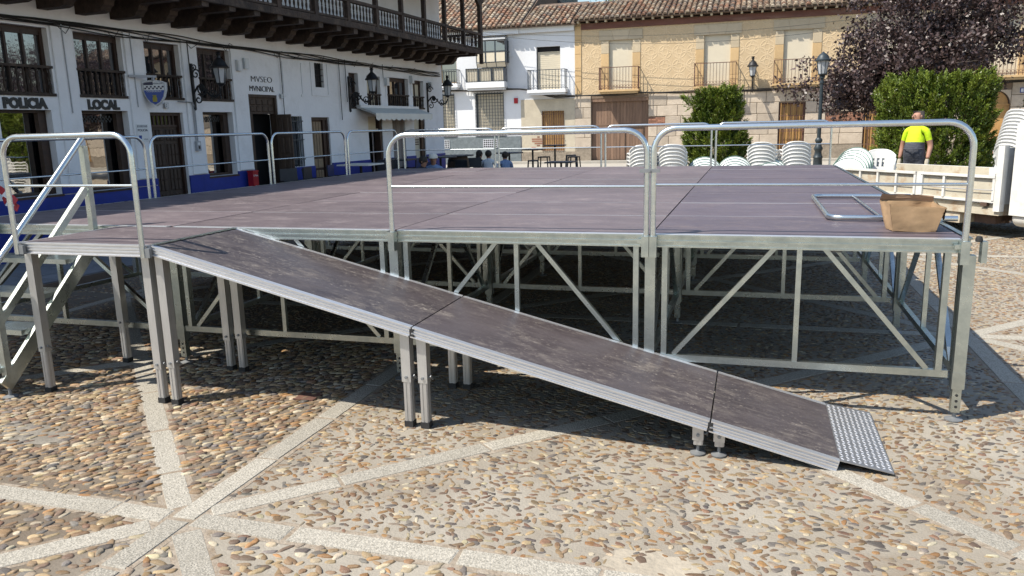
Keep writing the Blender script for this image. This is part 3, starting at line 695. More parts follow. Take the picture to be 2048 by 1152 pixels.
one(mb, 'rail_clamp', 'bolt', 'small steel clamp joining the two front guard rails', 'clamp')
where = ['nearest the stairs', 'in front of the police door', 'in front of the open museum door', 'farthest along the shaded left edge']
for j in range(4):
    y0 = (0.05,2.32,4.45,6.35)[j]; y1 = (2.24,4.37,6.27,7.97)[j]
    guard('guard rail on the left edge of the stage '+where[j], XL(y0)-0.045, y0, (y1-y0)*1.002, R(90)-math.atan(0.062), 1.742, 1.395, 0.98, 0.016, 0.0085)
where = ['behind the round bush', 'between the wooden gate and the bush', 'before the beige house window', 'beside the terrace tables at the far left corner']
for i, wh in zip(range(4), ('right end, by the street lamp', 'second from the right', 'second from the left', 'left end, by the terrace tables')):
    guard('guard rail along the back edge of the stage, '+wh, (XE[i+1] if i < 3 else XL(8))+0.035, 8.06, XE[i]-(XE[i+1] if i < 3 else XL(8))-0.07, 0, 1.735, 1.39, 0.98, 0.016, 0.0085)
guard('bright guard rail along the front of the ramp landing', -5.83, -0.945, 1.015, 0, 1.765, 1.452, 1.0, 0.0175, 0.0085)
# the rail lying on the deck
t = thing('guard_rail', 'guard rail lying flat on the deck behind the cardboard box', 'railing', (-0.655,0.775,S+0.024), 0, 'guard rails of the stage')
X, Y = Vector((1,0,0)), Vector((0,1,0)); Lr = 1.65; cr = 0.09
pts = [Vector((0.78,0,0)), Vector((0.3,0,0)), Vector((cr,0,0))]+arc((cr,cr,0), cr, -math.pi/2, -math.pi, 6, (X,Y))[1:]+arc((cr,Lr-cr,0), cr, math.pi, math.pi/2, 6, (X,Y))+[Vector((0.3,Lr,0)), Vector((0.78,Lr,0))]
MB().tube(pts, 0.018, 12).build('hoop', 'tube', t)
MB().tube([(0.33,0.012,0),(0.33,Lr/2,0),(0.33,Lr-0.012,0)], 0.009, 10).build('mid_rail', 'tube', t)

# ---------------------------------------------------------------- ramp, landing, stairs
YN, YF = -0.915, -0.05
def ramp_z(x): return S+0.001-0.2495*(x+4.775)
def profile_side(mb, a, b, out, h=0.061):
    a = Vector(a); b = Vector(b); o = Vector((0,out,0)); t = (b-a).normalized(); n_ = Vector((0,1,0)).cross(t).normalized()
    if n_.z < 0: n_ = -n_
    mb.bar(a-n_*h/2, b-n_*h/2, 0.03, h, n_)
    for k, ww in ((0.05,0.011),(0.36,0.006),(0.62,0.006),(0.94,0.014)):
        mb.bar(a-n_*h*k+o*0.019+t*0.002, b-n_*h*k+o*0.019-t*0.002, ww, h*0.11, n_)
def leg_set(parent, x, y, ztop, foot='cap', zj=None):
    zj = zj if zj is not None else min(0.30, ztop*0.45)
    o = MB(); o.bx(-0.029,0.029,-0.029,0.029,zj,ztop); lg = put('leg', o.mesh('leg','leg'), parent, (x,y,0))
    q = MB(); z0 = 0.035 if foot == 'cap' else 0.06
    q.bx(-0.023,0.023,-0.023,0.023,z0,zj+0.01); q.bx(-0.019,-0.006,-0.026,0.026,z0,zj); q.bx(0.006,0.019,-0.026,0.026,z0,zj)
    q.bx(0.0225,0.0265,-0.019,-0.006,z0,zj); q.bx(0.0225,0.0265,0.006,0.019,z0,zj); put('inner_leg', q.mesh('inner_leg','leg'), lg)
    c = MB()
    if foot == 'cap': c.bx(-0.0275,0.0275,-0.0275,0.0275,0.004,0.04); put('foot_cap', c.mesh('foot_cap','rubber'), lg)
    else: c.lathe([(0.042,0.0),(0.042,0.006),(0.015,0.014),(0.009,0.016),(0.009,0.07)], (0,0,0.005), 12); put('screw_foot', c.mesh('screw_foot','bolt'), lg)
    w_ = MB(); w_.tube([(0.028,0,zj+0.03),(0.05,0,zj+0.03)], 0.006, 6); w_.bar((0.046,-0.018,zj+0.045),(0.046,0.018,zj+0.015),0.006,0.012)
    w_.lathe([(0.009,-0.008),(0.009,0.0)], (0,-0.0292,zj+0.03), 8, 'y'); put('wing_bolt', w_.mesh('wing_bolt','bolt'), lg)
    return lg
ramp = thing('access_ramp', 'long access ramp of three worn plywood panels leading up to the stage', 'ramp', (-2.7,YN/2,0))
base = (-2.7, YN/2, 0)
for xa, xb in ((-4.765,-3.018),(-3.010,-1.334),(-1.326,-0.690)):
    A = Vector((xa,0,ramp_z(xa))); B = Vector((xb,0,ramp_z(xb))); n_ = Vector((0.2421,0,0.9702))
    q = MB(); yc = (YN+YF)/2; q.bar(A+Vector((0,yc,0))-n_*0.014, B+Vector((0,yc,0))-n_*0.014, YF-YN-0.064, 0.028, n_)
    pan = rel(q, base).build('ramp_panel', 'ramp', ramp)
    q = MB(); profile_side(q, A+Vector((0,YN+0.015,0)), B+Vector((0,YN+0.015,0)), -1); rel(q, base).build('edge_profile', 'alu', ramp)
    q = MB(); profile_side(q, A+Vector((0,YF-0.015,0)), B+Vector((0,YF-0.015,0)), 1); rel(q, base).build('edge_profile', 'alu', ramp)
    for y_ in np.linspace(YN+0.06, YF-0.06, 2):
        q = MB(); e = A.lerp(B, 0.03 if y_ < -0.5 else 0.97)
    q = MB(); e = B-n_*0.035; q.bx(e.x-0.003,e.x+0.003,YN+0.03,YN+0.05,e.z-0.02,e.z+0.02)
for x in (-3.014,-1.330):                                     # black end blocks in the profile joints
    for dz in (0.022,0.05):
        q = MB(); z = ramp_z(x)-dz; q.bx(x-0.013,x+0.013,YN-0.0085,YN+0.03,z-0.009,z+0.009); rel(q, base).build('end_block', 'rubber', ramp)
# hinge strip along the top
q = MB()
for k in range(18):
    y0 = YN+0.02+k*0.0465; q.bx(-4.79+(0.004 if k % 2 else 0),-4.755+(0.004 if k % 2 else 0),y0,y0+0.043,S+0.001,S+0.006)
tag(rel(q, base).build('hinge', 'galv', ramp), kind='stuff')
# tread plate tip with raised lozenges
A = Vector((-0.690,0,ramp_z(-0.69)+0.002)); B = Vector((-0.437,0,0.018)); tt = (B-A); Lp = tt.length; tt.normalize(); nn = Vector((-tt.z,0,tt.x))
q = MB(); q.add([A+Vector((0,YN,0)),B+Vector((0,YN-0.01,0)),B+Vector((0,YF+0.01,0)),A+Vector((0,YF,0)),
        A+Vector((0,YN,0))-nn*0.004,B+Vector((0,YN-0.01,0))-nn*0.004,B+Vector((0,YF+0.01,0))-nn*0.004,A+Vector((0,YF,0))-nn*0.004],
        [(0,1,2,3),(7,6,5,4),(0,4,5,1),(1,5,6,2),(2,6,7,3),(3,7,4,0)])
plate = rel(q, base).build('tread_plate', 'tread', ramp)
q = MB(); nu, nv = 9, 30
for i in range(nu):
    for j in range(nv):
        c = A+tt*(Lp*(i+0.5)/nu)+Vector((0,YN+0.015+(YF-YN-0.03)*(j+0.5)/nv,0))+nn*0.0005; s_ = 1 if (i+j) % 2 else -1
        a_ = (tt*0.6+Vector((0,0.8*s_,0))).normalized(); b_ = nn.cross(a_); l_, w_ = 0.0150, 0.0062
        q.add([c+a_*l_,c+b_*w_,c-a_*l_,c-b_*w_,c+nn*0.003],[(0,1,4),(1,2,4),(2,3,4),(3,0,4)])
tag(rel(q, base).build('tread_stud', 'stud', ramp), kind='stuff')
for x, y, f_ in ((-4.765,-0.845,'cap'),(-4.765,-0.12,'cap'),(-3.085,-0.845,'cap'),(-3.085,-0.12,'cap'),(-2.980,-0.845,'cap'),(-2.980,-0.12,'cap')):
    leg_set(ramp, x-base[0], y-base[1], ramp_z(x)-0.062, f_, 0.285 if x > -4 else 0.26)
for x in (-1.395,-1.285):
    for y in (-0.86,-0.12): leg_set(ramp, x-base[0], y-base[1], ramp_z(x)-0.055, 'disc', 0.088)
land = thing('ramp_landing', 'small square landing platform between the stairs and the ramp', 'platform', (-5.33,-0.48,0)); lb = (-5.33,-0.48,0)
q = MB(); q.bx(-5.83,-4.80,YN+0.03,YF-0.002,S-0.03,S-0.001); rel(q, lb).build('deck_panel','deck',land)
for a, b, o_ in (((-5.86,YN+0.015,S),(-4.80,YN+0.015,S),-1),):
    q = MB(); profile_side(q, a, b, o_, 0.075); rel(q, lb).build('edge_profile','alu',land)
for x in (-5.845,-4.79):
    q = MB(); q.bx(x-0.013,x+0.013,YN+0.032,YF-0.004,S-0.075,S-0.003); rel(q, lb).build('edge_beam','alu',land)
for x, y in ((-5.84,-0.835),(-5.84,-0.11),(-4.88,-0.835),(-4.88,-0.11)): leg_set(land, x-lb[0], y-lb[1], S-0.078, 'cap', 0.30 if x < -5 else 0.24)
for x in (-5.83,-4.815):
    q = MB(); q.bx(-0.035,0.035,-0.012,0.012,-0.03,0.03); put('rail_socket', q.mesh('rail_socket','bolt'), land, (x-lb[0]+0.02, -0.938-lb[1], 1.03))
# stairs going down towards the camera, left of the landing
stairs = thing('metal_stairs', 'galvanised stairs with handrails going up the front of the stage beside the landing', 'stairs', (-6.55,-0.5,0)); sb = (-6.55,-0.5,0)
for xs_ in (-6.02,-7.08):
    q = MB(); q.bar((xs_,-0.055,1.0),(xs_,-1.03,0.09),0.03,0.10,(0,0,1)); rel(q, sb).build('stringer','galv',stairs)
    q = MB(); q.bar((xs_,-0.10,0.98),(xs_,-0.10,1.69),0.045,0.045); rel(q, sb).build('rail_post','galv',stairs)
    q = MB(); q.bar((xs_,-1.0,0.12),(xs_,-1.0,0.96),0.045,0.045); rel(q, sb).build('rail_post','galv',stairs)
    q = MB(); q.tube([(xs_,-0.07,1.775),(xs_,-0.5,1.362),(xs_,-1.12,0.775)],0.022,12); rel(q, sb).build('handrail','tube',stairs)
    q = MB(); q.bar((xs_,-0.13,1.365),(xs_,-1.0,0.535),0.035,0.05); rel(q, sb).build('mid_rail','galv',stairs)
    q = MB(); q.lathe([(0.05,0.0),(0.05,0.006),(0.012,0.014),(0.012,0.10)], (xs_,-1.0,0.005), 12); rel(q, sb).build('screw_foot','bolt',stairs)
for k in range(4):
    z = 0.862-0.215*k; y = -0.16-0.225*k
    q = MB(); q.bx(-7.06,-6.04,y-0.22,y,z-0.035,z); rel(q, sb).build('tread','galv',stairs)
q = MB(); q.bar((-7.06,-0.95,0.2),(-6.04,-0.95,0.2),0.03,0.05); rel(q, sb).build('cross_brace','galv',stairs)
# red and white tape knotted on the far handrail
t = thing('warning_tape', 'red and white barrier tape fluttering from the stair handrail at the left edge', 'tape', (-7.0,-0.02,1.2))
for k, (a, b, c) in enumerate((((0.0,0,0.16),(0.06,-0.01,0.13),'red'),((0.06,-0.01,0.13),(0.10,0.01,0.09),'signwhite'),((0.10,0.01,0.09),(0.16,0.0,0.05),'red'),((0.02,0.02,0.10),(0.06,0.0,0.05),'red'),((0.06,0,0.05),(0.11,0.02,0.02),'signwhite'),((0.11,0.02,0.02),(0.17,0.0,0.0),'red'))):
    q = MB(); q.bar(a, b, 0.004, 0.055, (0.2,0.3,1)); q.build('tape_strip', c, t)
# ---------------------------------------------------------------- carton
t = thing('cardboard_box', 'crumpled open cardboard box standing on the front right corner of the deck', 'box', (-0.222,0.40,S+0.003))
W0, W1, D0, H = 0.118, 0.156, 0.15, 0.155
def wall(name, a, b, c, d, mt, dent=0.016, n=10):
    """bent sheet of card: corners a,b (bottom) c,d (top)"""
    a, b, c, d = map(Vector, (a,b,c,d)); nrm = (b-a).cross(d-a).normalized(); q = MB(); vs = []
    for j in range(n+1):
        for i in range(n+1):
            u, v = i/n, j/n; p_ = a.lerp(b,u).lerp(d.lerp(c,u), v)
            tri = abs(((u*2.3+v*0.7) % 1)-0.5)*2; p_ = p_+nrm*(dent*math.sin(math.pi*u)*math.sin(2.6*v+u*3)+random.uniform(-.0022,.0022)+dent*0.8*(tri-0.5)*v*math.sin(math.pi*u)); vs.append(p_)
    fs = [(j*(n+1)+i, j*(n+1)+i+1, (j+1)*(n+1)+i+1, (j+1)*(n+1)+i) for j in range(n) for i in range(n)]
    back = [v_-nrm*0.004 for v_ in vs]; o_ = len(vs)
    q.add(vs+back, fs+[tuple(o_+k for k in f[::-1]) for f in fs]); q.smooth = True
    return q.build(name, mt, t)
wall('front_panel', (-W0,-D0,0.004),(W0,-D0,0),(W1,-D0-0.02,H*0.92),(-W1+0.01,-D0-0.03,H), 'carton')
wall('back_panel', (W0,D0,0),(-W0,D0,0),(-W1,D0+0.02,H),(W1,D0+0.02,H*1.0), 'carton')
wall('side_panel', (-W0,D0,0),(-W0,-D0,0.004),(-W1+0.01,-D0-0.03,H),(-W1,D0+0.02,H), 'carton')
wall('side_panel', (W0,-D0,0),(W0,D0,0),(W1,D0+0.02,H),(W1,-D0-0.02,H*0.92), 'carton')
q = MB(); q.bx(-W0,W0,-D0,D0,0.0,0.005); q.build('base_panel','cartonin',t)
wall('flap', (-W1,D0+0.018,H),(W1,D0+0.018,H),(W1*0.98,D0+0.0,H+0.03),(-W1*0.95,D0-0.01,H+0.045), 'cartonin', 0.006)
wall('flap', (W1+0.004,-D0-0.015,H*0.93),(W1+0.004,D0*0.9,H),(W1+0.028,D0*0.6,H*0.42),(W1+0.024,-D0*0.2,H*0.36), 'carton', 0.01)
# ================================================================== MUSEUM AND POLICE BUILDING (left)
K = 0.831
def fu(y): return (-4.949+(y+4.949)*K)*1.003
def fz(z): return 1.7514+(z-1.7514)*K
LB = thing('museum_building', 'long whitewashed museum and police building with blue plinth and dark timber gallery', 'building', (-11,0,0), FA)
def wall_open(mb, u0, u1, z0, z1, ops, depth=0.22, w0=0.0):
    """wall face at w=w0 with rectangular openings and their reveals"""
    us = sorted({u0,u1,*[a for o in ops for a in o[:2]]}); zs = sorted({z0,z1,*[a for o in ops for a in o[2:]]})
    us = [u for u in us if u0 <= u <= u1]; zs = [z for z in zs if z0 <= z <= z1]
    for i in range(len(us)-1):
        for j in range(len(zs)-1):
            cu, cz = (us[i]+us[i+1])/2, (zs[j]+zs[j+1])/2
            if any(o[0] < cu < o[1] and o[2] < cz < o[3] for o in ops): continue
            mb.add([(us[i],w0,zs[j]),(us[i+1],w0,zs[j]),(us[i+1],w0,zs[j+1]),(us[i],w0,zs[j+1])],[(0,1,2,3)])
    for a, b, c, d in ops:
        e = w0+depth
        mb.add([(a,w0,c),(b,w0,c),(b,w0,d),(a,w0,d),(a,e,c),(b,e,c),(b,e,d),(a,e,d)],[(0,4,5,1),(1,5,6,2),(2,6,7,3),(3,7,4,0)])
UP = [(5.0,6.05,2.46,3.57),(6.55,7.57,2.46,3.57),(8.10,9.0,2.46,3.54),(9.5,10.48,2.46,3.54),(15.22,15.7,2.37,3.33),(16.15,16.9,2.4,3.3),(17.3,18.62,2.42,3.31),(18.9,19.65,2.4,3.29)]
LOW = dict(L1=(4.99,5.93,.80,2.22),L2=(6.53,7.54,.79,2.22),D1=(8.07,8.93,.12,2.2),L3=(9.5,10.42,.86,2.22),DM=(11.0,12.03,.12,2.63),BW=(12.38,12.95,.9,2.14),
           D2=(13.35,14.15,.12,2.12),DK=(16.1,16.9,.12,2.15),CU=(17.5,18.3,.12,2.15),DE=(18.9,19.65,.12,2.33))
SWN = (13.64,14.03,2.88,3.49)
cv = lambda o: (fu(o[0]),fu(o[1]),fz(o[2]),fz(o[3]))
opsU = [cv(o) for o in UP]+[cv(SWN)]; opsL = {k: cv(o) for k, o in LOW.items()}
for k in ('D1','DM','D2','DK','CU','DE'): o = opsL[k]; opsL[k] = (o[0],o[1],0.12,o[3])
UE = 16.70; ZT = 5.62
mb = MB(); wall_open(mb, -3.0, UE, 0.0, ZT, opsU+list(opsL.values()))
# end wall and back (so the block is solid), window backs
mb.add([(UE,0,0),(UE,8,0),(UE,8,ZT),(UE,0,ZT)],[(0,1,2,3)]); mb.add([(-3,0,0),(-3,8,0),(-3,8,ZT),(-3,0,ZT)],[(3,2,1,0)])
mb.add([(-3,8,0),(UE,8,0),(UE,8,ZT),(-3,8,ZT)],[(3,2,1,0)])
mb.build('wall','white',LB)
mb = MB()
opsAll = opsU+list(opsL.values())
for o in opsAll: mb.bx(o[0]-0.12,o[1]+0.30,0.45+0.003*opsAll.index(o),0.452+0.003*opsAll.index(o),o[2]-0.05,o[3]+0.05)
tag(mb.build('room_back','interior',LB), kind='stuff')
# pilasters between the police windows, slightly proud
for a, b in ((6.10,6.50),(7.62,8.02),(9.05,9.44),(10.5,10.95)):
    q = MB(); q.bev(fu(a),fu(b),-0.03,0.002,1.07,3.34,0.008); q.build('pilaster','white',LB)
for a, b, z0, z1 in ((12.3,12.36,2.7,3.45),(13.05,13.1,2.7,3.45),(12.25,12.42,2.62,2.68),(13.0,13.16,2.62,2.68),(13.45,13.5,2.7,3.5),(14.18,14.23,2.7,3.5),(13.45,14.23,2.66,2.70)):
    q = MB(); q.bx(fu(a),fu(b),-0.015,0.002,fz(z0),fz(z1)); q.build('moulding','white',LB)
# blue plinth in stretches between the doors
PZ = 1.06; doors = sorted([opsL[k] for k in ('D1','DM','D2','DK','CU','DE')]); u = -3.0
for d in doors+[(UE,UE,0,0)]:
    if d[0]-u > 0.03:
        q = MB(); z1 = PZ
        segs = [(u,d[0])]
        for k in ('L1','L2','L3','BW'):
            o = opsL[k]
            if u < o[0] < d[0]:
                segs = [s for a, b in segs for s in (((a,o[0],),(o[0],o[1],o[2]-0.02),(o[1],b)) if a < o[0] and b > o[1] else ((a,b),))] if False else segs
        q.bx(u,d[0],-0.025,0.004,0.0,min([PZ]+[opsL[k][2]-0.01 for k in ('L1','L2','L3','BW') if u < opsL[k][0] < d[0]])); q.build('plinth','blue',LB)
        # plinth returns up between low window sills
    u = d[1]
for a, b in ((5.93,6.53),(7.54,8.07),(8.93,9.5),(10.42,11.0)):
    q = MB(); q.bx(fu(a),fu(b),-0.024,0.004,0.955,PZ); q.build('plinth_cap','blue',LB)
# ---- windows
BALP = [(0.016,0),(0.016,0.06),(0.010,0.09),(0.020,0.2),(0.022,0.3),(0.012,0.45),(0.018,0.5),(0.012,0.55),(0.022,0.7),(0.020,0.8),(0.010,0.91),(0.016,0.94),(0.016,1.0)]
BALM = MB().lathe(BALP, (0,0,0), 7).mesh('baluster','wood')
def frame_rect(name, parent, a, b, c, d, w0, w1, t, mt):
    f = MB(); f.bx(a,b,w0,w1,c,c+t); f.bx(a,b,w0,w1,d-t,d); f.bx(a,a+t,w0,w1,c+t,d-t); f.bx(b-t,b,w0,w1,c+t,d-t)
    return f.build(name, mt, parent)
def upper_window(o, panes=3, rail=0.42, blind=None):
    a, b, c, d = o
    f = frame_rect('window', LB, a, b, c, d, 0.10, 0.16, 0.045, 'frame')
    wd = (b-a-0.09)/panes
    for i in range(panes):
        if i:
            q = MB(); q.bx(a+0.045+i*wd-0.016,a+0.045+i*wd+0.016,0.105,0.15,c+0.045,d-0.045); q.build('mullion','frame',f)
        q = MB(); q.bx(a+0.045+i*wd+0.012,a+0.045+(i+1)*wd-0.012,0.135,0.142,c+0.045,d-0.045-(0.05 if panes == 3 else 0)); q.build('pane','glass' if not blind else blind,f)
    q = MB(); q.bx(a+0.045,b-0.045,0.11,0.148,d-0.095,d-0.045); q.build('head_rail','frame',f)
    zr = c+(d-c)*rail
    bl = MB(); bl.bx(a-0.01,b+0.01,-0.015,0.035,zr-0.035,zr); bl = bl.build('balustrade','wood',LB)
    q = MB(); q.bx(a-0.01,b+0.01,-0.02,0.05,c-0.012,c+0.028); q.build('sill_rail','wood',bl)
    n = max(4, int((b-a)/0.092))
    for i in range(n):
        u_ = a+(b-a)*(i+0.5)/n; put('baluster', BALM, bl, (u_,0.01,c+0.028), 0, (0.95,0.95,zr-0.035-c-0.028))
for k, o in enumerate(opsU[:8]):
    upper_window(o, 3 if k < 4 else (2 if k in (4,5,7) else 4), 0.44, 'glass2' if k < 5 else 'blind' if k in (5,7) else 'glass2')
o = opsU[8]; f = frame_rect('window', LB, o[0], o[1], o[2], o[3], 0.08, 0.12, 0.025, 'iron')
q = MB(); q.bx(o[0]+.025,o[1]-.025,0.10,0.106,o[2]+.025,o[3]-.025); q.build('pane','interior',f)
for i in range(3):
    u_ = o[0]+(o[1]-o[0])*(i+1)/4; q = MB(); q.tube([(u_,0.02,o[2]),(u_,0.02,o[3])],0.008,6); q.build('bar','iron',f)
for i in range(3):
    z_ = o[2]+(o[3]-o[2])*(i+1)/4; q = MB(); q.tube([(o[0],0.012,z_),(o[1],0.012,z_)],0.007,6); q.build('bar','iron',f)
# low display windows with chequered film
def low_window(o, chk=True, panes=1):
    a, b, c, d = o
    f = frame_rect('window', LB, a, b, c, d, 0.12, 0.20, 0.04, 'frame')
    q = MB(); q.bx(b-0.13,b-0.04,0.11,0.19,c+0.04,d-0.04); q.build('side_jamb','frame',f)
    q = MB(); q.add([(a+0.04,0.165,c+.04),(b-0.13,0.165+0.12*(b-a-.17),c+.04),(b-0.13,0.165+0.12*(b-a-.17),d-.04),(a+0.04,0.165,d-.04)],[(0,1,2,3)]); q.build('pane','glass',f)
    if chk:
        q = MB(); s_ = 0.032
        for r in range(3):
            for k in range(int((b-a-0.25)/s_)):
                if (k+r) % 2 == 0: q.bx(a+0.10+k*s_,a+0.10+(k+1)*s_,0.1625,0.1645,d-0.075-(r+1)*s_,d-0.075-r*s_)
        tag(q.build('chequer_film','letterblack',f), kind='stuff')
    q = MB(); q.bx(a-0.01,b+0.01,-0.03,0.12,c-0.035,c-0.002); q.build('sill','frame',f)
low_window(opsL['L1'], False); low_window(opsL['L2']); low_window(opsL['L3'])
# police door: two carved leaves under a slatted transom
def door_leaf(par, a, b, c, d, w0, rows, cols, mt='wood_door', name='door_leaf', pm=None):
    q = MB(); q.bx(a,b,w0,w0+0.05,c,d); lf = q.build(name, mt, par)
    du, dz = (b-a-0.06)/cols, (d-c-0.06)/rows
    for i in range(cols):
        for j in range(rows):
            x0 = a+0.03+i*du; z0 = c+0.03+j*dz
            q = MB(); q.bev(x0+du*0.12,x0+du*0.88,w0-0.018,w0+0.002,z0+dz*0.1,z0+dz*0.9,0.012); q.build('panel', pm or mt, lf)
    return lf
a, b, c, d = opsL['D1']
f = frame_rect('door_frame', LB, a, b, c, d, 0.06, 0.20, 0.05, 'frame')
tz = d-0.24
q = MB(); q.bx(a+.05,b-.05,0.09,0.15,tz,tz+0.04); q.build('transom','frame',f)
for i in range(7):
    x0 = a+0.06+i*(b-a-0.12)/7; q = MB(); q.bx(x0,x0+0.035,0.10,0.13,tz+0.04,d-0.05); q.build('slat','frame',f)
q = MB(); q.bx(a+.05,b-.05,0.16,0.165,tz+0.04,d-0.05); q.build('pane','glass',f)
for k in range(2):
    x0 = a+0.05+k*(b-a-0.10)/2; x1 = x0+(b-a-0.10)/2-0.006
    lf = MB(); lf.bx(x0,x1,0.11,0.16,c,tz); lf = lf.build('door_leaf','wood_door',LB)
    for j in range(8):
        for i in range(3):
            zz = c+0.06+j*(tz-c-0.1)/8; xx = x0+0.03+i*(x1-x0-0.06)/3
            q = MB(); o_ = 0.03*(j % 2); q.bev(xx+0.012,xx+(x1-x0-0.06)/3-0.012,0.085,0.112,zz+o_,zz+(tz-c-0.1)/8-0.03+o_,0.012); q.build('panel','wood_door',lf)
# museum door: coffered head panel, dark hall and one leaf swung out
a, b, c, d = opsL['DM']; f = frame_rect('door_frame', LB, a, b, c, d, 0.02, 0.16, 0.05, 'wood_door')
zl = fz(2.19); door_leaf(LB, a+0.05, b-0.05, zl, d-0.05, 0.06, 2, 4, name='head_panel')
q = MB(); q.bx(a+0.05,a+0.14,0.05,0.35,c,zl); q.build('door_leaf','wood_door',LB)
lf = door_leaf(LB, 0, 0.31, c, zl-0.01, 0, 5, 2)
lf.location = (b-0.10,-0.005,0); lf.rotation_euler = (0,0,R(-78))
q = MB(); q.bx(b-0.45,b-0.43,0.30,0.45,c,zl); q.build('inner_door','interior',LB)  # coloured near-black so the hall behind looks unlit
# barred tall window
a, b, c, d = opsL['BW']; f = frame_rect('window', LB, a, b, c, d, 0.12, 0.17, 0.03, 'iron')
q = MB(); q.bx(a+.03,b-.03,0.14,0.146,c+.03,d-.03); q.build('pane','glass2',f)
for i in range(5):
    u_ = a+(b-a)*(i+0.5)/5; q = MB(); q.tube([(u_,-0.02,c),(u_,-0.02,d)],0.009,6); q.build('bar','irongrey',f)
for z_ in (c+0.15,c+0.55,d-0.1): q = MB(); q.bx(a,b,-0.028,-0.012,z_-0.01,z_+0.01); q.build('bar','irongrey',f)
# panelled door with pale panels
a, b, c, d = opsL['D2']; f = frame_rect('door_frame', LB, a, b, c, d, 0.04, 0.18, 0.06, 'frame')
q = MB(); q.bx(a+.06,b-.06,0.10,0.14,c,d-.06); lf = q.build('door_leaf','frame',LB)
for z0, z1, n in ((c+0.05,c+0.33,2),(c+0.37,c+0.80,4),(c+0.85,c+1.05,2),(c+1.10,d-0.09,4)):
    for i in range(n):
        x0 = a+0.075+i*(b-a-0.27)/n; q = MB(); q.bev(x0+0.01,x0+(b-a-0.27)/n-0.01,0.085,0.102,z0,z1,0.008); q.build('panel','panelwood',lf)
q = MB(); q.bx(b-0.17,b-0.06,0.06,0.10,c,d-.06); q.build('side_jamb','frame',f)
# bar openings under the awning
a, b, c, d = opsL['DK']
q = MB(); q.bx(a,b-0.16,0.10,0.13,fz(1.80),d); q.build('roller_blind','blind',LB); q = MB(); q.bx(a,b-0.1,0.07,0.13,fz(1.75),fz(1.80)); q.build('counter_shelf','blind',LB)
q = MB(); q.bx(b-0.10,b,0.02,0.18,c,d); q.build('door_frame','frame',LB)
a, b, c, d = opsL['CU']
q = MB(); n = 26
vs = []
for i in range(n+1):
    u_ = a+(b-a)*i/n; w_ = 0.06+0.025*math.sin(i*1.9); vs += [(u_,w_,c),(u_,w_,d)]
q.add(vs, [(2*i,2*i+2,2*i+3,2*i+1) for i in range(n)]); q.smooth = True; q.build('door_curtain','curtain',LB)
a, b, c, d = opsL['DE']
q = MB(); q.bx(a,b-0.18,0.10,0.14,c,d-0.12); q.build('door_leaf','blind',LB); q = MB(); q.bx(b-0.18,b,0.03,0.2,c,d); q.build('door_frame','frame',LB)
q = MB(); q.bx(a-0.02,b-0.1,-0.02,0.14,d-0.12,d+0.01); q.build('shutter_box','pipe',LB)
for k in range(3):
    q = MB(); q.bx(a+0.05,b-0.22,0.096,0.1,fz(1.25)+k*0.06,fz(1.25)+k*0.06+0.03); q.build('painted_sign','rust',LB)
# ---- timber gallery
GP = -1.195; UG = 16.82
jm = MB(); jm.bx(-0.075,0.075,GP-0.03,0.05,3.685,3.86); jm = jm.mesh('joist','wood')
cbp = [(0.05,3.50),(-0.42,3.50),(-0.50,3.52),(-0.53,3.57),(-0.58,3.60),(-0.60,3.66),(-0.66,3.685),(0.05,3.685)]
cm = MB(); cm.ext([(-0.085,w_,z) for w_, z in cbp], (0.17,0,0)); cm = cm.mesh('corbel','wood')
u = 1.12
while u < UG:
    j_ = put('joist', jm, LB, (u,0,0)); put('corbel', cm, j_); u += 0.612
q = MB(); q.bx(0.5,UG,GP+0.02,0.02,3.862,3.90); q.build('gallery_floor','wood',LB)
n = 14; L_ = (UG-0.6)/n                      # sagging edge beam in lengths
sag = lambda u_: 0.055*math.sin((u_-8)*0.62)-0.02*(u_-8)/9
for i in range(n):
    u0 = 0.6+i*L_; u1 = u0+L_
    q = MB(); q.bar((u0+0.003,GP-0.02,3.83+sag(u0)*.35),(u1-0.003,GP-0.02,3.83+sag(u1)*.35),0.09,0.115); q.build('edge_beam','wood',LB)
    q = MB(); q.bar((u0+0.003,GP,4.30+sag(u0)*.25),(u1-0.003,GP,4.30+sag(u1)*.25),0.09,0.06); q.build('hand_rail','wood',LB)
    q = MB(); q.bar((u0+0.003,GP,3.925+sag(u0)*.35),(u1-0.003,GP,3.925+sag(u1)*.35),0.07,0.04); q.build('foot_rail','wood',LB)
u = 5.6; k = 0
while u < UG-0.03:
    if k % 9 == 0:
        q = MB(); q.bx(u-0.05,u+0.05,GP-0.05,GP+0.05,3.88,4.285); q.bx(u-0.045,u+0.045,GP-0.045,GP+0.045,4.285,5.30); q.build('gallery_post','wood',LB)
        q = MB(); q.ext([(u-0.045,GP-0.04,5.30),(u-0.30,GP-0.04,5.30),(u-0.30,GP-0.04,5.24),(u-0.045,GP-0.04,5.02)],(0,0.08,0)); q.ext([(u+0.045,GP-0.04,5.30),(u+0.045,GP-0.04,5.02),(u+0.30,GP-0.04,5.24),(u+0.30,GP-0.04,5.30)],(0,0.08,0)); q.build('bracket','wood',LB)
    else:
        put('baluster', BALM, LB, (u,GP,3.945), 0, (1.0,1.0,0.345))
    u += 0.124; k += 1
q = MB(); q.bx(UG-0.045,UG+0.045,GP-0.045,GP+0.045,3.50,5.30); q.build('gallery_post','wood',LB)
q = MB(); q.bx(UG-0.04,UG+0.03,GP+0.05,0.0,4.27,4.33); q.bx(UG-0.04,UG+0.03,GP+0.05,0.0,3.80,3.92); q.build('end_rail','wood',LB)
for i in range(8): put('baluster', BALM, LB, (UG-0.01,GP+0.15+i*0.13,3.92), 0, (1,1,0.35))
q = MB(); q.bx(-3.0,UG+0.1,GP-0.06,GP+0.06,5.30,5.42); q.build('wall_plate','wood',LB)
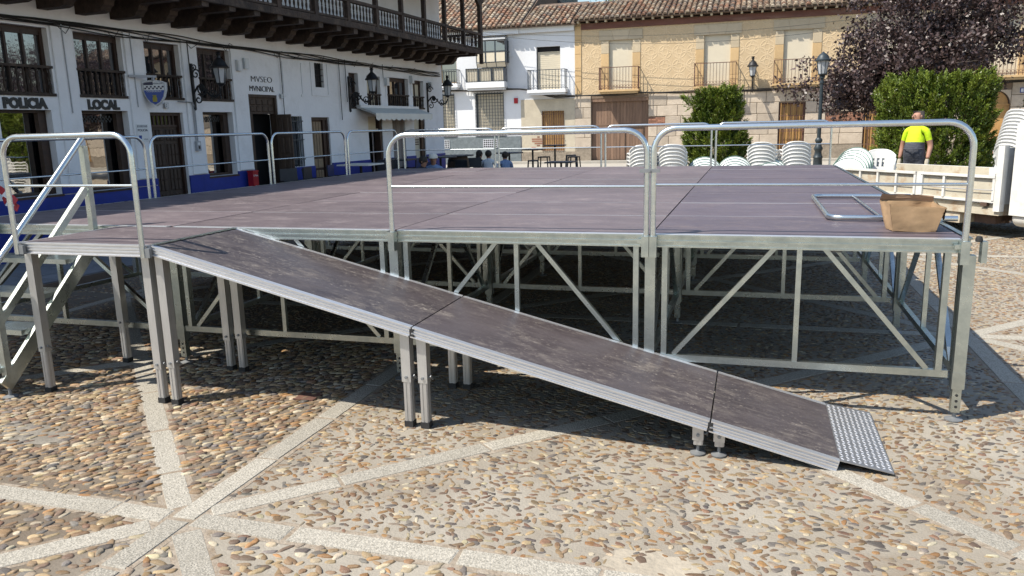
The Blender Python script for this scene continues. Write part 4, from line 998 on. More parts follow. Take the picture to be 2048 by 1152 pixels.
for i in range(32):
    u_ = -2.7+i*0.62; q = MB(); q.bar((u_,0.3,5.80),(u_,GP-0.52,5.46),0.08,0.09); q.build('rafter','wood',LB)
q = MB(); q.add([(-3.2,GP-0.64,5.60),(UG+0.35,GP-0.64,5.60),(UG+0.35,7.8,7.37),(-3.2,7.8,7.37),(-3.2,GP-0.64,5.57),(UG+0.35,GP-0.64,5.57),(UG+0.35,7.8,7.34),(-3.2,7.8,7.34)],
   [(0,1,2,3),(7,6,5,4),(0,4,5,1),(1,5,6,2),(2,6,7,3),(3,7,4,0)]); rf = q.build('roof','roofbase',LB)
TCOL = [(0.40,0.30,0.21),(0.34,0.25,0.18),(0.46,0.37,0.27),(0.30,0.21,0.15),(0.42,0.26,0.17),(0.27,0.22,0.18),(0.50,0.42,0.32),(0.36,0.20,0.13)]
def tiles(mb, u0, u1, w0, z0, slope, rows, pitch=0.235, tl=0.34, seg=5, rad=0.095):
    """rows of curved cover tiles climbing from the eave (w0,z0); slope = rise per metre inward"""
    ncol = int((u1-u0)/pitch); cs = 1/math.sqrt(1+slope*slope); sn = slope*cs
    for i in range(ncol):
        uc = u0+(i+0.5)*pitch; wob = random.uniform(-.012,.012)
        for j in range(rows):
            s0 = j*tl*0.86; lift = random.uniform(0,.012); ju = uc+wob+random.uniform(-.012,.012); sk = random.uniform(-.012,.012)
            vs = []
            for e, (s_, rr, up) in enumerate(((s0-0.02+random.uniform(-.02,.02),rad*1.08,0.03+lift),(s0+tl,rad*0.82,0.012))):
                for k in range(seg+1):
                    a_ = math.pi*k/seg; du = -rr*math.cos(a_); hh = rr*0.85*math.sin(a_)+up
                    vs.append((ju+du+sk*e, w0+s_*cs-hh*sn, z0+s_*sn+hh*cs))
            c_ = random.choice(TCOL); v_ = random.uniform(0.75,1.2); c_ = tuple(x*v_ for x in c_)
            n1 = seg+1
            mb.add(vs, [(k,k+1,n1+k+1,n1+k) for k in range(seg)]+[tuple(range(seg,-1,-1))], c_)
    mb.smooth = True
q = MB(); tiles(q, -3.1, UG+0.3, GP-0.68, 5.60, 0.185, 3); tag(q.build('roof_tile','tile',rf), kind='stuff')

# ---- things fixed to the facade
def on_wall(u, w_, z): return fac(u, w_, z)
def lettering(name, body, label, u, z, h, wid, depth=0.012, bold=0.012, mt='letterblack'):
    t = thing(name, label, 'lettering', on_wall(u,-0.004,z), FA)
    me = text_mesh('letters', body, h*1.38, mt, depth, wid, bold); put('letters', me, t)
    return t
lettering('wall_letters', 'POLICIA', 'black raised letters POLICIA above the leftmost display window', fu(5.08), fz(2.25), fz(2.41)-fz(2.25), fu(5.87)-fu(5.08))
lettering('wall_letters', 'LOCAL', 'black raised letters LOCAL above the chequered window', fu(6.67), fz(2.25), fz(2.41)-fz(2.25), fu(7.36)-fu(6.67))
lettering('wall_letters', 'MVSEO', 'thin iron letters MVSEO high above the museum door', fu(11.14), fz(2.91), fz(3.05)-fz(2.91), fu(11.88)-fu(11.14), 0.008, -0.004)
lettering('wall_letters', 'MVNICIPAL', 'thin iron letters MVNICIPAL just above the museum door', fu(11.06), fz(2.70), fz(2.83)-fz(2.70), fu(11.95)-fu(11.06), 0.008, -0.002)
# projecting police shield
us, zs_ = fu(7.86), fz(2.80)
t = thing('police_shield_sign', 'white and blue shield shaped police sign projecting from the wall', 'sign', on_wall(us,-0.02,fz(2.31)), FA)
H_ = fz(2.80)-fz(2.31); W_ = 0.36
def shield(s_, z0, z1):
    return [(-0.5*s_,z1*0.90),(-0.32*s_,z1*0.96),(0,z1),(0.32*s_,z1*0.96),(0.5*s_,z1*0.90),(0.49*s_,z1*0.62),(0.40*s_,z1*0.36),(0.24*s_,z1*0.14),(0,z0),(-0.24*s_,z1*0.14),(-0.40*s_,z1*0.36),(-0.49*s_,z1*0.62)]
SR = Matrix.Rotation(R(-60), 4, 'Z')           # the sign stands out from the wall, facing down the square
def shp(name, poly, th, off, mt, par):
    q = MB(); q.ext([(x*W_, off, z) for x, z in poly], (0,th,0)); q.xf(SR); q.v = [(p[0]+0.12,p[1]-0.18,p[2]) for p in q.v]
    return q.build(name, mt, par)
box_ = shp('case', shield(1.0,0,H_), 0.10, 0.0, 'signwhite', t)
shp('rim', shield(0.93,H_*0.03,H_*0.975), 0.004, -0.004, 'pipe', box_)
shp('face', shield(0.86,H_*0.05,H_*0.955), 0.004, -0.008, 'signwhite', box_)
low = [(-0.425,H_*0.60),(0.425,H_*0.60),(0.42,H_*0.56),(0.35,H_*0.35),(0.20,H_*0.15),(0,H_*0.055),(-0.20,H_*0.15),(-0.35,H_*0.35),(-0.42,H_*0.56)]
shp('blue_field', low, 0.003, -0.011, 'signblue', box_)
shp('navy_band', [(-0.42,H_*0.80),(-0.02,H_*0.80),(-0.02,H_*0.93),(-0.30,H_*0.90),(-0.42,H_*0.87)], 0.003, -0.011, 'signnavy', box_)
for k in range(5):
    for r in range(2):
        x0 = -0.40+k*0.165+(0.08 if r else 0); shp('chequer', [(x0,H_*(0.64+r*0.065)),(x0+0.08,H_*(0.64+r*0.065)),(x0+0.08,H_*(0.70+r*0.065)),(x0,H_*(0.70+r*0.065))], 0.003, -0.011, 'signnavy', box_)
shp('emblem', [(-0.09,H_*0.16),(0.09,H_*0.16),(0.10,H_*0.30),(0.06,H_*0.36),(0.09,H_*0.42),(-0.09,H_*0.42),(-0.06,H_*0.36),(-0.10,H_*0.30)], 0.002, -0.013, 'gold', box_)
me = text_mesh('town_name', 'CONSUEGRA', 0.036, 'signwhite', 0.001, W_*0.62); o_ = put('town_name', me, box_); o_.matrix_local = Matrix.Translation((0.12,-0.18,0)) @ SR @ Matrix.Translation((-W_*0.31,-0.0125,H_*0.53))
me = text_mesh('sign_words', 'POLICIA LOCAL', 0.034, 'signnavy', 0.001, W_*0.40); o_ = put('sign_words', me, box_); o_.matrix_local = Matrix.Translation((0.12,-0.18,0)) @ SR @ Matrix.Translation((0.0,-0.0125,H_*0.83))
q = MB(); q.bar((-0.22,-0.03,H_+0.05),(0.17,-0.20,H_+0.05),0.035,0.035); q.bar((0.12,-0.18,H_-0.02),(0.12,-0.18,H_+0.05),0.035,0.035); q.build('arm','pipe',t)
# wall poster by the police door
t = thing('police_poster', 'white wall poster reading POLICIA beside the carved door', 'poster', on_wall(fu(7.66),-0.034,fz(1.64)), FA)
q = MB(); q.bx(0,fu(7.95)-fu(7.66),-0.004,0.0,0,fz(1.97)-fz(1.64)); q.build('sheet','signwhite',t)
put('word', text_mesh('word','POLICIA',0.05,'signnavy',0.0008,0.2,0.001), t, (0.02,-0.0055,0.165))
q = MB()
for k in range(8):
    x0 = 0.015+k*0.026
    q.ext([(x0,-0.005,0.225),(x0+0.012,-0.005,0.225),(x0+0.022,-0.005,0.242),(x0+0.012,-0.005,0.26),(x0,-0.005,0.26),(x0+0.01,-0.005,0.242)],(0,0.0008,0))
tag(q.build('chevron','signnavy',t), kind='stuff')
q = MB(); q.ext([(0.03,-0.005,0.10),(0.09,-0.005,0.10),(0.085,-0.005,0.05),(0.06,-0.005,0.025),(0.035,-0.005,0.05)],(0,0.0008,0)); q.build('badge','signblue',t)
put('word', text_mesh('word2','LOCAL',0.028,'signnavy',0.0008,0.08), t, (0.125,-0.0055,0.03))
# house number plates
def plate(label, u, z, body, s_=0.085):
    t = thing('house_number_plate', label, 'plate', on_wall(u,-0.034,z), FA)
    q = MB(); q.bx(0,s_,-0.006,0.004,0,s_*1.05); q.build('plate','pipe',t); q = MB(); q.bx(s_*.1,s_*.9,-0.009,-0.006,s_*.1,s_*.95); q.build('face','signwhite',t)
    put('number', text_mesh('number',body,0.06,'signnavy',0.0006), t, (s_*0.22,-0.0105,s_*0.3))
plate('small framed house number plate over the carved police door', fu(8.43), fz(2.28), '2')
plate('small house number plate beside the museum door head', fu(12.12), fz(2.56), '3')
# doorbell box with conduits
t = thing('intercom_box', 'grey intercom box with conduits beside the police door', 'intercom', on_wall(fu(9.14),-0.034,fz(1.42)), FA)
q = MB(); q.bx(0,0.095,-0.05,0.0,0,0.16); q.build('case','pipe',t); q = MB(); q.bx(0.03,0.07,-0.053,-0.05,0.03,0.08); q.build('speaker','letterblack',t); q = MB(); q.bx(0.02,0.075,-0.053,-0.05,0.10,0.14); q.build('panel','signwhite',t)
for dx in (0.03,0.07): q = MB(); q.tube([(dx,-0.012,0.16),(dx,-0.012,0.75),(dx-0.03,-0.012,0.82),(-0.3,-0.012,0.83)],0.009,6); q.build('conduit','pipe',t)
for (u_, z_, lab) in ((fu(10.62),fz(3.12),'white utility box under the cables left of the museum lettering'),(fu(10.85),fz(3.18),'small white junction box nearest the museum lettering'),(fu(17.12),fz(3.05),'white alarm box with a red mark between the small upper windows'),(fu(18.70),fz(3.18),'white camera box right of the wide upper window'),(fu(20.0),fz(3.05),'white meter box at the far corner of the museum wall')):
    q = MB(); q.bx(0,0.12,-0.09,0,0,0.19); q.bx(0.02,0.10,-0.097,-0.09,0.02,0.17)
    q.tube([(0.06,-0.02,0),(0.065,-0.012,-0.12),(0.05,-0.012,-0.3)],0.006,5)
    o_ = tag(put('wall_box', q.mesh('wall_box','signwhite',False), None, on_wall(u_,0,z_), FA), lab, 'box', 'boxes on the museum wall')
# cable bundle along the wall
t = thing('cable_bundle', 'thick bundle of black cables sagging along the museum wall below the gallery', 'cable', on_wall(0,0,0), FA)
for k in range(5):
    pts = []; n = 70
    for i in range(n+1):
        u_ = -1+i*(UE+0.8)/n; z_ = 3.36-0.045*k*0.45+0.012*math.sin(u_*3.1+k*1.7)+0.02*math.sin(u_*1.3+k)-0.008*(u_-6)
        pts.append((u_,-0.03-0.012*(k % 3),z_))
    MB().tube(pts, 0.009+0.003*(k % 2), 5).build('cable', 'cable', t)
for k in range(14):
    u_ = 2.2+k*0.95+random.uniform(-.3,.3); e_ = random.uniform(.15,.45)
    MB().tube([(u_,-0.03,3.30),(u_+e_*.3,-0.05,3.24-random.uniform(0,.05)),(u_+e_*.7,-0.04,3.25+random.uniform(0,.12)),(u_+e_,-0.03,3.34)],0.005,5).build('loop','cable',t)
for u_, z0 in ((fu(7.75),2.2),(fu(9.2),2.3),(fu(6.3),2.1),(fu(15.0),2.4),(fu(17.0),3.0),(fu(14.7),2.0),(fu(12.2),2.0)):
    MB().tube([(u_,-0.04,3.33),(u_+0.01,-0.04,z0)],0.008,5).build('drop_cable','pipe' if u_ < 6 else 'cable',t)
# ornate wall lanterns
def spiral(c, r0, turns, a0, n=26, sgn=1):
    return [(c[0], c[1]+r0*(1-0.82*i/n)*math.cos(a0+sgn*turns*2*math.pi*i/n), c[2]+r0*(1-0.82*i/n)*math.sin(a0+sgn*turns*2*math.pi*i/n)) for i in range(n+1)]
def lantern_head(par, y, z, s_=1.0, post='iron'):
    """six sided lantern: cage, glass, cap; base at z"""
    q = MB(); q.lathe([(0.03,0),(0.05,0.02),(0.075,0.04),(0.075,0.055)], (0,y,z), 6); q.build('lantern_base',post,par)
    q = MB(); q.lathe([(0.07,0.055),(0.115,0.30)], (0,y,z), 6); q.smooth = False; q.build('lantern_glass','lampglass',par,False)
    q = MB()
    for k in range(6):
        a_ = 2*math.pi*(k+0.5)/6; q.bar((0.073*math.cos(a_),y+0.073*math.sin(a_),z+0.05),(0.118*math.cos(a_),y+0.118*math.sin(a_),z+0.305),0.01,0.01)
    q.build('lantern_cage',post,par,False)
    q = MB(); q.lathe([(0.155,0.295),(0.16,0.315),(0.145,0.325),(0.13,0.345),(0.10,0.40),(0.06,0.44),(0.035,0.46),(0.03,0.50),(0.045,0.52),(0.03,0.54),(0.05,0.565)], (0,y,z), 12); q.build('lantern_cap',post,par)
def wall_lantern(label, loc, rz, s_=1.0, arm=0.62):
    t = thing('wall_lantern', label, 'lantern', loc, rz, 'wall lanterns'); t.scale = (s_,s_,s_)
    q = MB(); q.bx(-0.02,0.02,-0.035,0.0,-0.12,0.62); q.lathe([(0.0,-0.17),(0.03,-0.14),(0.02,-0.11)], (0,-0.02,0), 8); q.build('back_bar','iron',t)
    pts = [(0,-0.02,0.12),(0,-0.12,0.24),(0,-0.26,0.20),(0,-0.36,0.08),(0,-0.48,0.04),(0,-0.58,0.10),(0,-arm,0.19)]
    q = MB(); q.tube(pts, 0.017, 7); q.build('arm','iron',t)
    q = MB(); q.tube(spiral((0,-0.20,0.20),0.12,1.4,math.pi), 0.013, 6); q.tube(spiral((0,-0.10,0.44),0.09,1.3,math.pi,26,-1), 0.012, 6); q.tube(spiral((0,-0.11,0.02),0.085,1.2,math.pi/2), 0.012, 6)
    q.tube(spiral((0,-0.45,0.10),0.085,1.4,-math.pi/2), 0.012, 6); q.tube(spiral((0,-0.08,0.55),0.055,1.2,0), 0.01, 6); q.lathe([(0.05,-0.012),(0.06,0),(0.05,0.012)], (0,-0.20,0.20), 10, 'x')
    q.build('scrollwork','iron',t)
    lantern_head(t, -arm, 0.22)
    return t
wall_lantern('wrought iron wall lantern on a scroll bracket nearest the police windows', on_wall(fu(9.24),-0.03,fz(2.44)), FA, 1.0)
wall_lantern('wrought iron wall lantern on a scroll bracket above the bar awning', on_wall(fu(15.18),0,fz(2.46)), FA, 1.02)
wall_lantern('wrought iron wall lantern on a scroll bracket at the far corner of the museum', on_wall(fu(19.88),0,fz(2.48)), FA, 1.02)
# awning
t = thing('awning', 'cream retractable awning with scalloped valance over the bar door', 'awning', on_wall(fu(15.5),0,0), FA)
L_ = fu(18.98)-fu(15.5); zt_, zb_ = fz(2.40), fz(2.22); n = 40; vs = []
q = MB(); q.bx(0,L_,-0.13,-0.003,zt_-0.03,zt_+0.05); q.build('cassette','signwhite',t)
q = MB(); q.add([(0,-0.10,zt_),(L_,-0.10,zt_),(L_,-0.52,zb_),(0,-0.52,zb_),(0,-0.10,zt_-.008),(L_,-0.10,zt_-.008),(L_,-0.52,zb_-.008),(0,-0.52,zb_-.008)],[(3,2,1,0),(4,5,6,7),(0,1,5,4),(2,3,7,6)]); q.build('canvas','cloth_awning',t)
for i in range(n*4+1):
    u_ = L_*i/(n*4); s_ = abs(math.sin(math.pi*u_/0.24)); vs += [(u_,-0.525,zb_),(u_,-0.53+0.012*math.sin(u_*9),zb_-0.125-0.04*s_)]
q = MB(); q.add(vs, [(2*i,2*i+1,2*i+3,2*i+2) for i in range(n*4)]); q.build('valance','cloth_awning',t)
q = MB(); q.bar((0.05,-0.06,zt_-.02),(0.05,-0.5,zb_-.02),0.03,0.03); q.bar((L_-0.05,-0.06,zt_-.02),(L_-0.05,-0.5,zb_-.02),0.03,0.03); q.build('folding_arm','signwhite',t)
# red newspaper box
t = thing('newspaper_stand', 'red plastic newspaper stand beside the museum door', 'stand', on_wall(fu(10.72),-0.14,0.11), FA)
q = MB(); q.bx(-0.075,0.075,-0.06,0.06,0,0.92); q.bx(-0.082,0.082,-0.07,0.07,0.92,0.95); q.build('body','red',t); q = MB(); q.bx(-0.06,0.06,-0.066,-0.06,0.1,0.7); q.build('front_pocket','red',t)
put('title', text_mesh('title','La Tribuna',0.05,'signwhite',0.001,0.125), t, (-0.062,-0.0635,0.84))
# ================================================================== FAR HOUSES (front at y = 32)
YH = 32.0
class House:
    def __init__(s, name, label, bx, y=YH):
        s.b = (bx, 0, 0); s.t = thing(name, label, 'house', (bx, y, 0))
    def __call__(s, mb, name, mt, par=None, smooth=None, kind=None):
        o = rel(mb, s.b).build(name, mt, par or s.t, smooth)
        if kind: tag(o, kind=kind)
        return o
    def frame(s, name, a, b, c, d, w0, w1, t_, mt, par=None):
        f = MB(); f.bx(a,b,w0,w1,c,c+t_); f.bx(a,b,w0,w1,d-t_,d); f.bx(a,a+t_,w0,w1,c+t_,d-t_); f.bx(b-t_,b,w0,w1,c+t_,d-t_)
        return s(f, name, mt, par)
def B_(*a): return MB().bx(*a)
def shutter(h, a, b, c, d, mt='blind', w0=0.16):
    f = h.frame('window', a, b, c, d, w0-0.03, w0+0.03, 0.03, mt)
    n = int((d-c)/0.09)
    for i in range(n): h(MB().bev(a+.03,b-.03,w0,w0+.02,c+.03+i*(d-c-.06)/n,c+.03+(i+1)*(d-c-.06)/n-0.004,0.006), 'blind_slat', mt, f)
    return f
def balcony(h, a, b, z, zr, proj, slab_mt, rail_mt, gap=0.125, th=0.14):
    sl = h(MB().bx(a,b,-proj,0.0,z-th,z).bx(a+0.06,b-0.06,-proj+0.06,0.0,z-th-0.09,z-th), 'balcony', slab_mt)
    rl = h(MB().bx(a+.02,b-.02,-proj+.015,-proj+.045,zr-.03,zr).bx(a+.02,b-.02,-proj+.015,-proj+.045,z+.06,z+.085).bx(a+.02,a+.05,-proj+.045,0,zr-.03,zr).bx(b-.05,b-.02,-proj+.045,0,zr-.03,zr).bx(a+.02,a+.05,-proj+.045,0,z+.06,z+.085).bx(b-.05,b-.02,-proj+.045,0,z+.06,z+.085), 'railing', rail_mt, sl)
    n = int((b-a-.04)/gap)
    for i in range(n+1):
        u_ = a+.035+(b-a-.07)*i/n; h(MB().bx(u_-.009,u_+.009,-proj+.02,-proj+.04,z,zr-.03), 'bar', rail_mt, rl)
        if i < n: h(MB().tube(arc((u_+.07,-proj+.03,z+0.16),0.05,0,2*math.pi,8),0.007,4), 'ring', rail_mt, rl)
    for k in range(1, int(proj/gap)+1):
        for e in (a+.035, b-.035): h(MB().bx(e-.009,e+.009,-proj+k*gap,-proj+k*gap+.018,z,zr-.03), 'bar', rail_mt, rl)
    return sl
def roof(h, x0, x1, w0, z0, slope, depth, rows, seed=3):
    r_ = MB(); zt = z0+slope*depth
    r_.add([(x0,w0,z0),(x1,w0,z0),(x1,w0+depth,zt),(x0,w0+depth,zt),(x0,w0,z0-.05),(x1,w0,z0-.05),(x1,w0+depth,zt-.05),(x0,w0+depth,zt-.05),(x0,w0+2*depth,z0),(x1,w0+2*depth,z0)],
        [(0,1,2,3),(0,4,5,1),(3,2,9,8),(1,9,2),(0,3,8),(4,8,9,5)])
    rf = h(r_, 'roof', 'roofbase'); q = MB(); tiles(q, x0, x1, w0-0.04, z0, slope, rows); h(q, 'roof_tile', 'tile', rf, None, 'stuff'); return rf
def box_house(h, x0, x1, z1, depth, ops, mt, dep=0.2, z0=0.0):
    q = MB(); wall_open(q, x0, x1, z0, z1, ops, dep)
    q.add([(x0,0,z0),(x0,depth,z0),(x0,depth,z1),(x0,0,z1)],[(3,2,1,0)]); q.add([(x1,0,z0),(x1,depth,z0),(x1,depth,z1),(x1,0,z1)],[(0,1,2,3)]); q.add([(x0,depth,z0),(x1,depth,z0),(x1,depth,z1),(x0,depth,z1)],[(3,2,1,0)])
    return h(q, 'wall', mt)
# ---- white house with the glazed bay
hA = House('white_house', 'white house with a glazed bay and barred ground floor windows at the street corner', -16.0)
opA = [(-14.08,-12.65,1.46,3.37),(-15.9,-15.17,1.46,3.37),(-13.72,-12.5,3.95,5.55),(-15.85,-15.0,3.9,5.4)]
box_house(hA, -22.0, -11.80, 6.25, 8, opA, 'white2')
hA(B_(-22,-11.80,-0.20,-0.003,6.0,6.25), 'cornice', 'white2'); hA(B_(-22,-11.83,-0.06,-0.003,0.0,1.32), 'plinth', 'greyplinth')
hA(B_(-12.36,-12.16,-0.04,-0.003,5.0,6.0), 'pilaster', 'white2')
roof(hA, -22.0, -11.62, -0.38, 6.30, 0.50, 6.0, 19)
for k, (a, b) in enumerate(((-14.08,-12.65),(-15.9,-15.17))):
    f = hA.frame('window', a, b, 1.46, 3.37, 0.06, 0.12, 0.05, 'irongrey')
    n = 10; hA(B_(a+.05,b-.05,0.15,0.16,1.51,3.32), 'roller_blind', 'blind', f)
    nn = max(4, int((b-a)/0.13))
    for i in range(nn+1): u_ = a+(b-a)*i/nn; hA(B_(u_-.010,u_+.010,-0.08,-0.06,1.40,3.42), 'bar', 'irongrey', f)
    for i in range(14): z_ = 1.42+i*0.15; hA(B_(a-.02,b+.02,-0.062,-0.05,z_-.008,z_+.008), 'bar', 'irongrey', f)
    hA(B_(a-.06,b+.06,-0.10,0.0,1.36,1.42), 'sill', 'fasciared', f)
for a, b in ((-13.72,-13.02),(-15.84,-15.5)):
    v_ = hA(B_(a,b,-0.070,-0.064,0.80,1.19), 'vent', 'interior')
    nn = max(3, int((b-a)/0.1))
    for i in range(nn+1): u_ = a+(b-a)*i/nn; hA(B_(u_-.012,u_+.012,-0.085,-0.071,0.80,1.19), 'bar', 'whitecloth', v_)
    for i in range(5): z_ = 0.80+i*0.0975; hA(B_(a,b,-0.0845,-0.0715,z_-.012,z_+.012), 'bar', 'whitecloth', v_)
# glazed bay: slab, lower grille, glazed box with curved foot and hood
PB = 0.62
bay = hA(B_(-14.35,-12.42,-PB,0,3.60,3.86), 'bay_window', 'white2')
hA(B_(-14.30,-12.47,-PB+0.1,0,3.50,3.60), 'bay_moulding', 'white2', bay)
for a, b in ((-14.33,-13.70),(-13.68,-13.05),(-13.03,-12.43)):
    hA.frame('grille', a, b, 3.87, 4.50, -PB, -PB+0.04, 0.035, 'irongrey', bay)
hA(B_(-14.30,-12.46,-PB+0.05,-PB+0.06,3.88,4.48), 'obscured_glass', 'blind', bay)
for i in range(16): u_ = -14.30+1.84*i/15; hA(B_(u_-.006,u_+.006,-PB+0.01,-PB+0.03,3.9,4.48), 'bar', 'irongrey', bay)
hA(B_(-12.47,-12.44,-PB+.05,-.02,3.88,4.48), 'side_glass', 'glass2', bay)
x0, x1 = -13.75, -12.30
for u_ in (x0,-13.27,-12.79,x1-0.03):
    hA(MB().tube([(u_+.015,-PB+0.05,4.50),(u_+.015,-PB-0.06,4.72)],0.02,6), 'curved_foot', 'irongrey', bay)
hA(MB().add([(x0,-PB+.03,4.52),(x1,-PB+.03,4.52),(x1,-PB-.07,4.72),(x0,-PB-.07,4.72)],[(0,1,2,3)]), 'skirt_glass', 'blind', bay)
for a, b in ((x0,-13.28),(-13.28,-12.80),(-12.80,x1)):
    for c, d in ((4.73,5.22),(5.22,5.72)):
        hA.frame('pane_frame', a+.002, b-.002, c+.002, d-.002, -PB-0.09, -PB-0.06, 0.03, 'irongrey', bay)
        hA(B_(a+.03,b-.03,-PB-.078,-PB-.072,c+.03,d-.03), 'pane', 'blind' if d < 5.5 else 'glass2', bay)
hA(B_(x1-0.03,x1-.02,-PB-.06,-.02,4.73,5.72), 'side_glass', 'glass2', bay)
for y_ in (-PB-.05,-0.30): hA(B_(x1-.035,x1+.005,y_,y_+.04,4.70,5.72), 'side_bar', 'irongrey', bay)
hA(B_(x1-.035,x1+.006,-PB-.05,0,5.20,5.24), 'side_bar', 'irongrey', bay)
hA(MB().add([(x0,-PB-.09,5.72),(x1,-PB-.09,5.72),(x1-.15,-0.02,5.96),(x0,-0.02,5.96),(x0,-PB-.09,5.68),(x1,-PB-.09,5.68)],[(0,1,2,3),(4,5,1,0)]), 'hood', 'lampglass', bay)
hA(MB().tube([(x0,-PB-.09,5.74),(x1,-PB-.09,5.74),(x1-.15,-0.05,5.98)],0.022,6), 'hood_rim', 'irongrey', bay)
f = hA.frame('window', -15.85, -15.0, 3.9, 5.4, 0.1, 0.15, 0.05, 'shutterwood'); hA(B_(-15.8,-15.05,0.13,0.136,3.95,5.35), 'pane', 'glass2', f)
balcony(hA, -16.1, -14.82, 3.82, 4.52, 0.45, 'white2', 'irongrey')
one(B_(-12.13,-11.95,YH-0.05,YH-0.002,2.85,3.10), 'alarm_box', 'red', 'small red alarm box on the corner of the white house', 'box')
# ---- white and beige house
hB = House('beige_house', 'narrow house, white above and bare beige render below, with one balcony', -10.5)
opB = [(-11.0,-9.86,3.40,5.38),(-10.78,-9.70,0.60,2.45)]
box_house(hB, -11.80, -9.17, 6.25, 8, opB, 'white2', 0.22)
hB(B_(-11.797,-9.173,-0.16,-0.003,6.02,6.25), 'cornice', 'white2')
q = MB(); wall_open(q, -11.80, -9.175, 0.0, 3.0, [opB[1]], 0.02, -0.02); hB(q, 'lower_render', 'beige')
hB(B_(-11.80,-9.175,-0.05,-0.021,0.0,0.55), 'base_course', 'basestone')
roof(hB, -11.62, -9.05, -0.36, 6.30, 0.43, 3.2, 10)
shutter(hB, -10.95, -9.86, 3.42, 5.15, 'blind', 0.12); hB(B_(-11.0,-9.86,0.17,0.18,3.4,5.38), 'recess', 'interior')
balcony(hB, -11.34, -9.50, 3.42, 4.32, 0.55, 'white2', 'irongrey', 0.15)
f = hB.frame('window', -10.78, -9.70, 0.60, 2.45, 0.08, 0.13, 0.05, 'shutterwood')
for i in range(2): hB(B_(-10.72+i*0.49,-10.25+i*0.49,0.10,0.13,0.66,2.39), 'shutter_leaf', 'shutterwood', f)
for i in range(10): u_ = -10.74+1.0*i/9; hB(MB().tube([(u_,-0.06,0.55),(u_,-0.06,2.45)],0.013,6), 'bar', 'rust', f)
for z_ in (0.62,1.15,1.75,2.3): hB(B_(-10.8,-9.68,-0.068,-0.05,z_-.012,z_+.012), 'bar', 'rust', f)
for k in range(7): hB(B_(-11.35+random.uniform(0,.35),-11.1+random.uniform(0,.35),-0.026,-0.018,0.62+k*.10,0.69+k*.10), 'brick', 'brick')
# ---- tan house with stone ground floor
hT = House('tan_house', 'long tan plaster house with stone block ground floor and iron balconies', 0.0)
W = [(-7.58,-6.51,3.27,5.50),(-3.36,-2.24,3.24,5.50),(-0.04,1.12,3.26,5.53),(3.6,4.8,3.26,5.53),(7.6,8.85,3.26,5.53),(12.0,13.1,3.26,5.53),(16,17.1,3.26,5.53),(20,21.1,3.26,5.53)]
GW = [(-8.40,-5.77,0.12,2.95),(-0.12,0.95,0.30,2.50),(3.3,4.3,0.33,2.5),(7.55,8.72,0.12,2.75),(11.8,12.9,0.4,2.5),(16,17.1,0.4,2.5),(20,21.1,0.4,2.5)]
XR = 27.0
q = MB(); wall_open(q, -9.17, XR, 3.08, 6.30, W, 0.18); hT(q, 'upper_wall', 'sgraffito')
q = MB(); wall_open(q, -9.17, XR, 0.0, 3.08, GW, 0.28); hT(q, 'wall', 'stonejoint')
hT(MB().add([(-9.17,0,0),(-9.17,9,0),(-9.17,9,6.3),(-9.17,0,6.3),(XR,0,0),(XR,9,0),(XR,9,6.3),(XR,0,6.3)],[(3,2,1,0),(4,5,6,7),(1,5,6,2)]), 'rear_wall', 'stonejoint')
# stone blocks in courses, skipping openings
rows_ = [(0.70,1.17),(1.17,1.62),(1.62,2.07),(2.07,2.55),(2.55,3.07)]
def cut(segs, a, b):
    out = []
    for s0, s1 in segs:
        if b <= s0 or a >= s1: out.append((s0,s1)); continue
        if a > s0: out.append((s0,a))
        if b < s1: out.append((b,s1))
    return out
for r, (z0, z1) in enumerate(rows_):
    segs = [(-9.17,12.0)]
    for o in GW:
        if o[2] < z1-0.05 and o[3] > z0+0.05: segs = cut(segs, o[0]-0.005, o[1]+0.005)
    for s0, s1 in segs:
        u = s0; first = True
        while u < s1-0.06:
            wd = random.uniform(0.62,0.98)*(0.55 if first and r % 2 else 1); first = False
            e = min(s1, u+wd)
            if s1-e < 0.28: e = s1
            bad = (-5.77 < (u+e)/2 < -5.0 and r in (2,)) or (2.2 < (u+e)/2 < 3.0 and r == 2)
            if not bad: hT(MB().bev(u+.008,e-.008,-0.045+random.uniform(-.006,.006),0.0,z0+.008,z1-.008,0.014), 'stone_block', 'stone')
            else:
                zz = z0+.02; k = 0
                while zz < z1-0.05:
                    uu = u+.01-(0.08 if k % 2 else 0)
                    while uu < e-.03:
                        hT(B_(max(u+.01,uu),min(e-.01,uu+.20),-0.02,0.0,zz,zz+.045), 'brick', 'brick'); uu += 0.21
                    zz += 0.056; k += 1
            u = e
segs = [(-9.17,XR)]
for o in GW:
    if o[2] < 0.6: segs = cut(segs, o[0]-.01, o[1]+.01)
for s0, s1 in segs: hT(B_(s0,s1,-0.07,-0.002,0.0,0.69), 'base_course', 'basestone')
hT(B_(12.01,14.9,-0.04,-0.002,0.70,3.06), 'stone_facing', 'stone')
for x in (15.0,18.5,22.0): hT(B_(x,x+0.9,-0.04,-0.002,0.70,3.06), 'stone_facing', 'stone')
# quoins at the left corner
for k in range(5): hT(MB().bev(-9.165,-8.86,-0.03,0.0,3.10+k*0.62,3.10+(k+1)*0.62-.014,0.01), 'quoin', 'jamb')
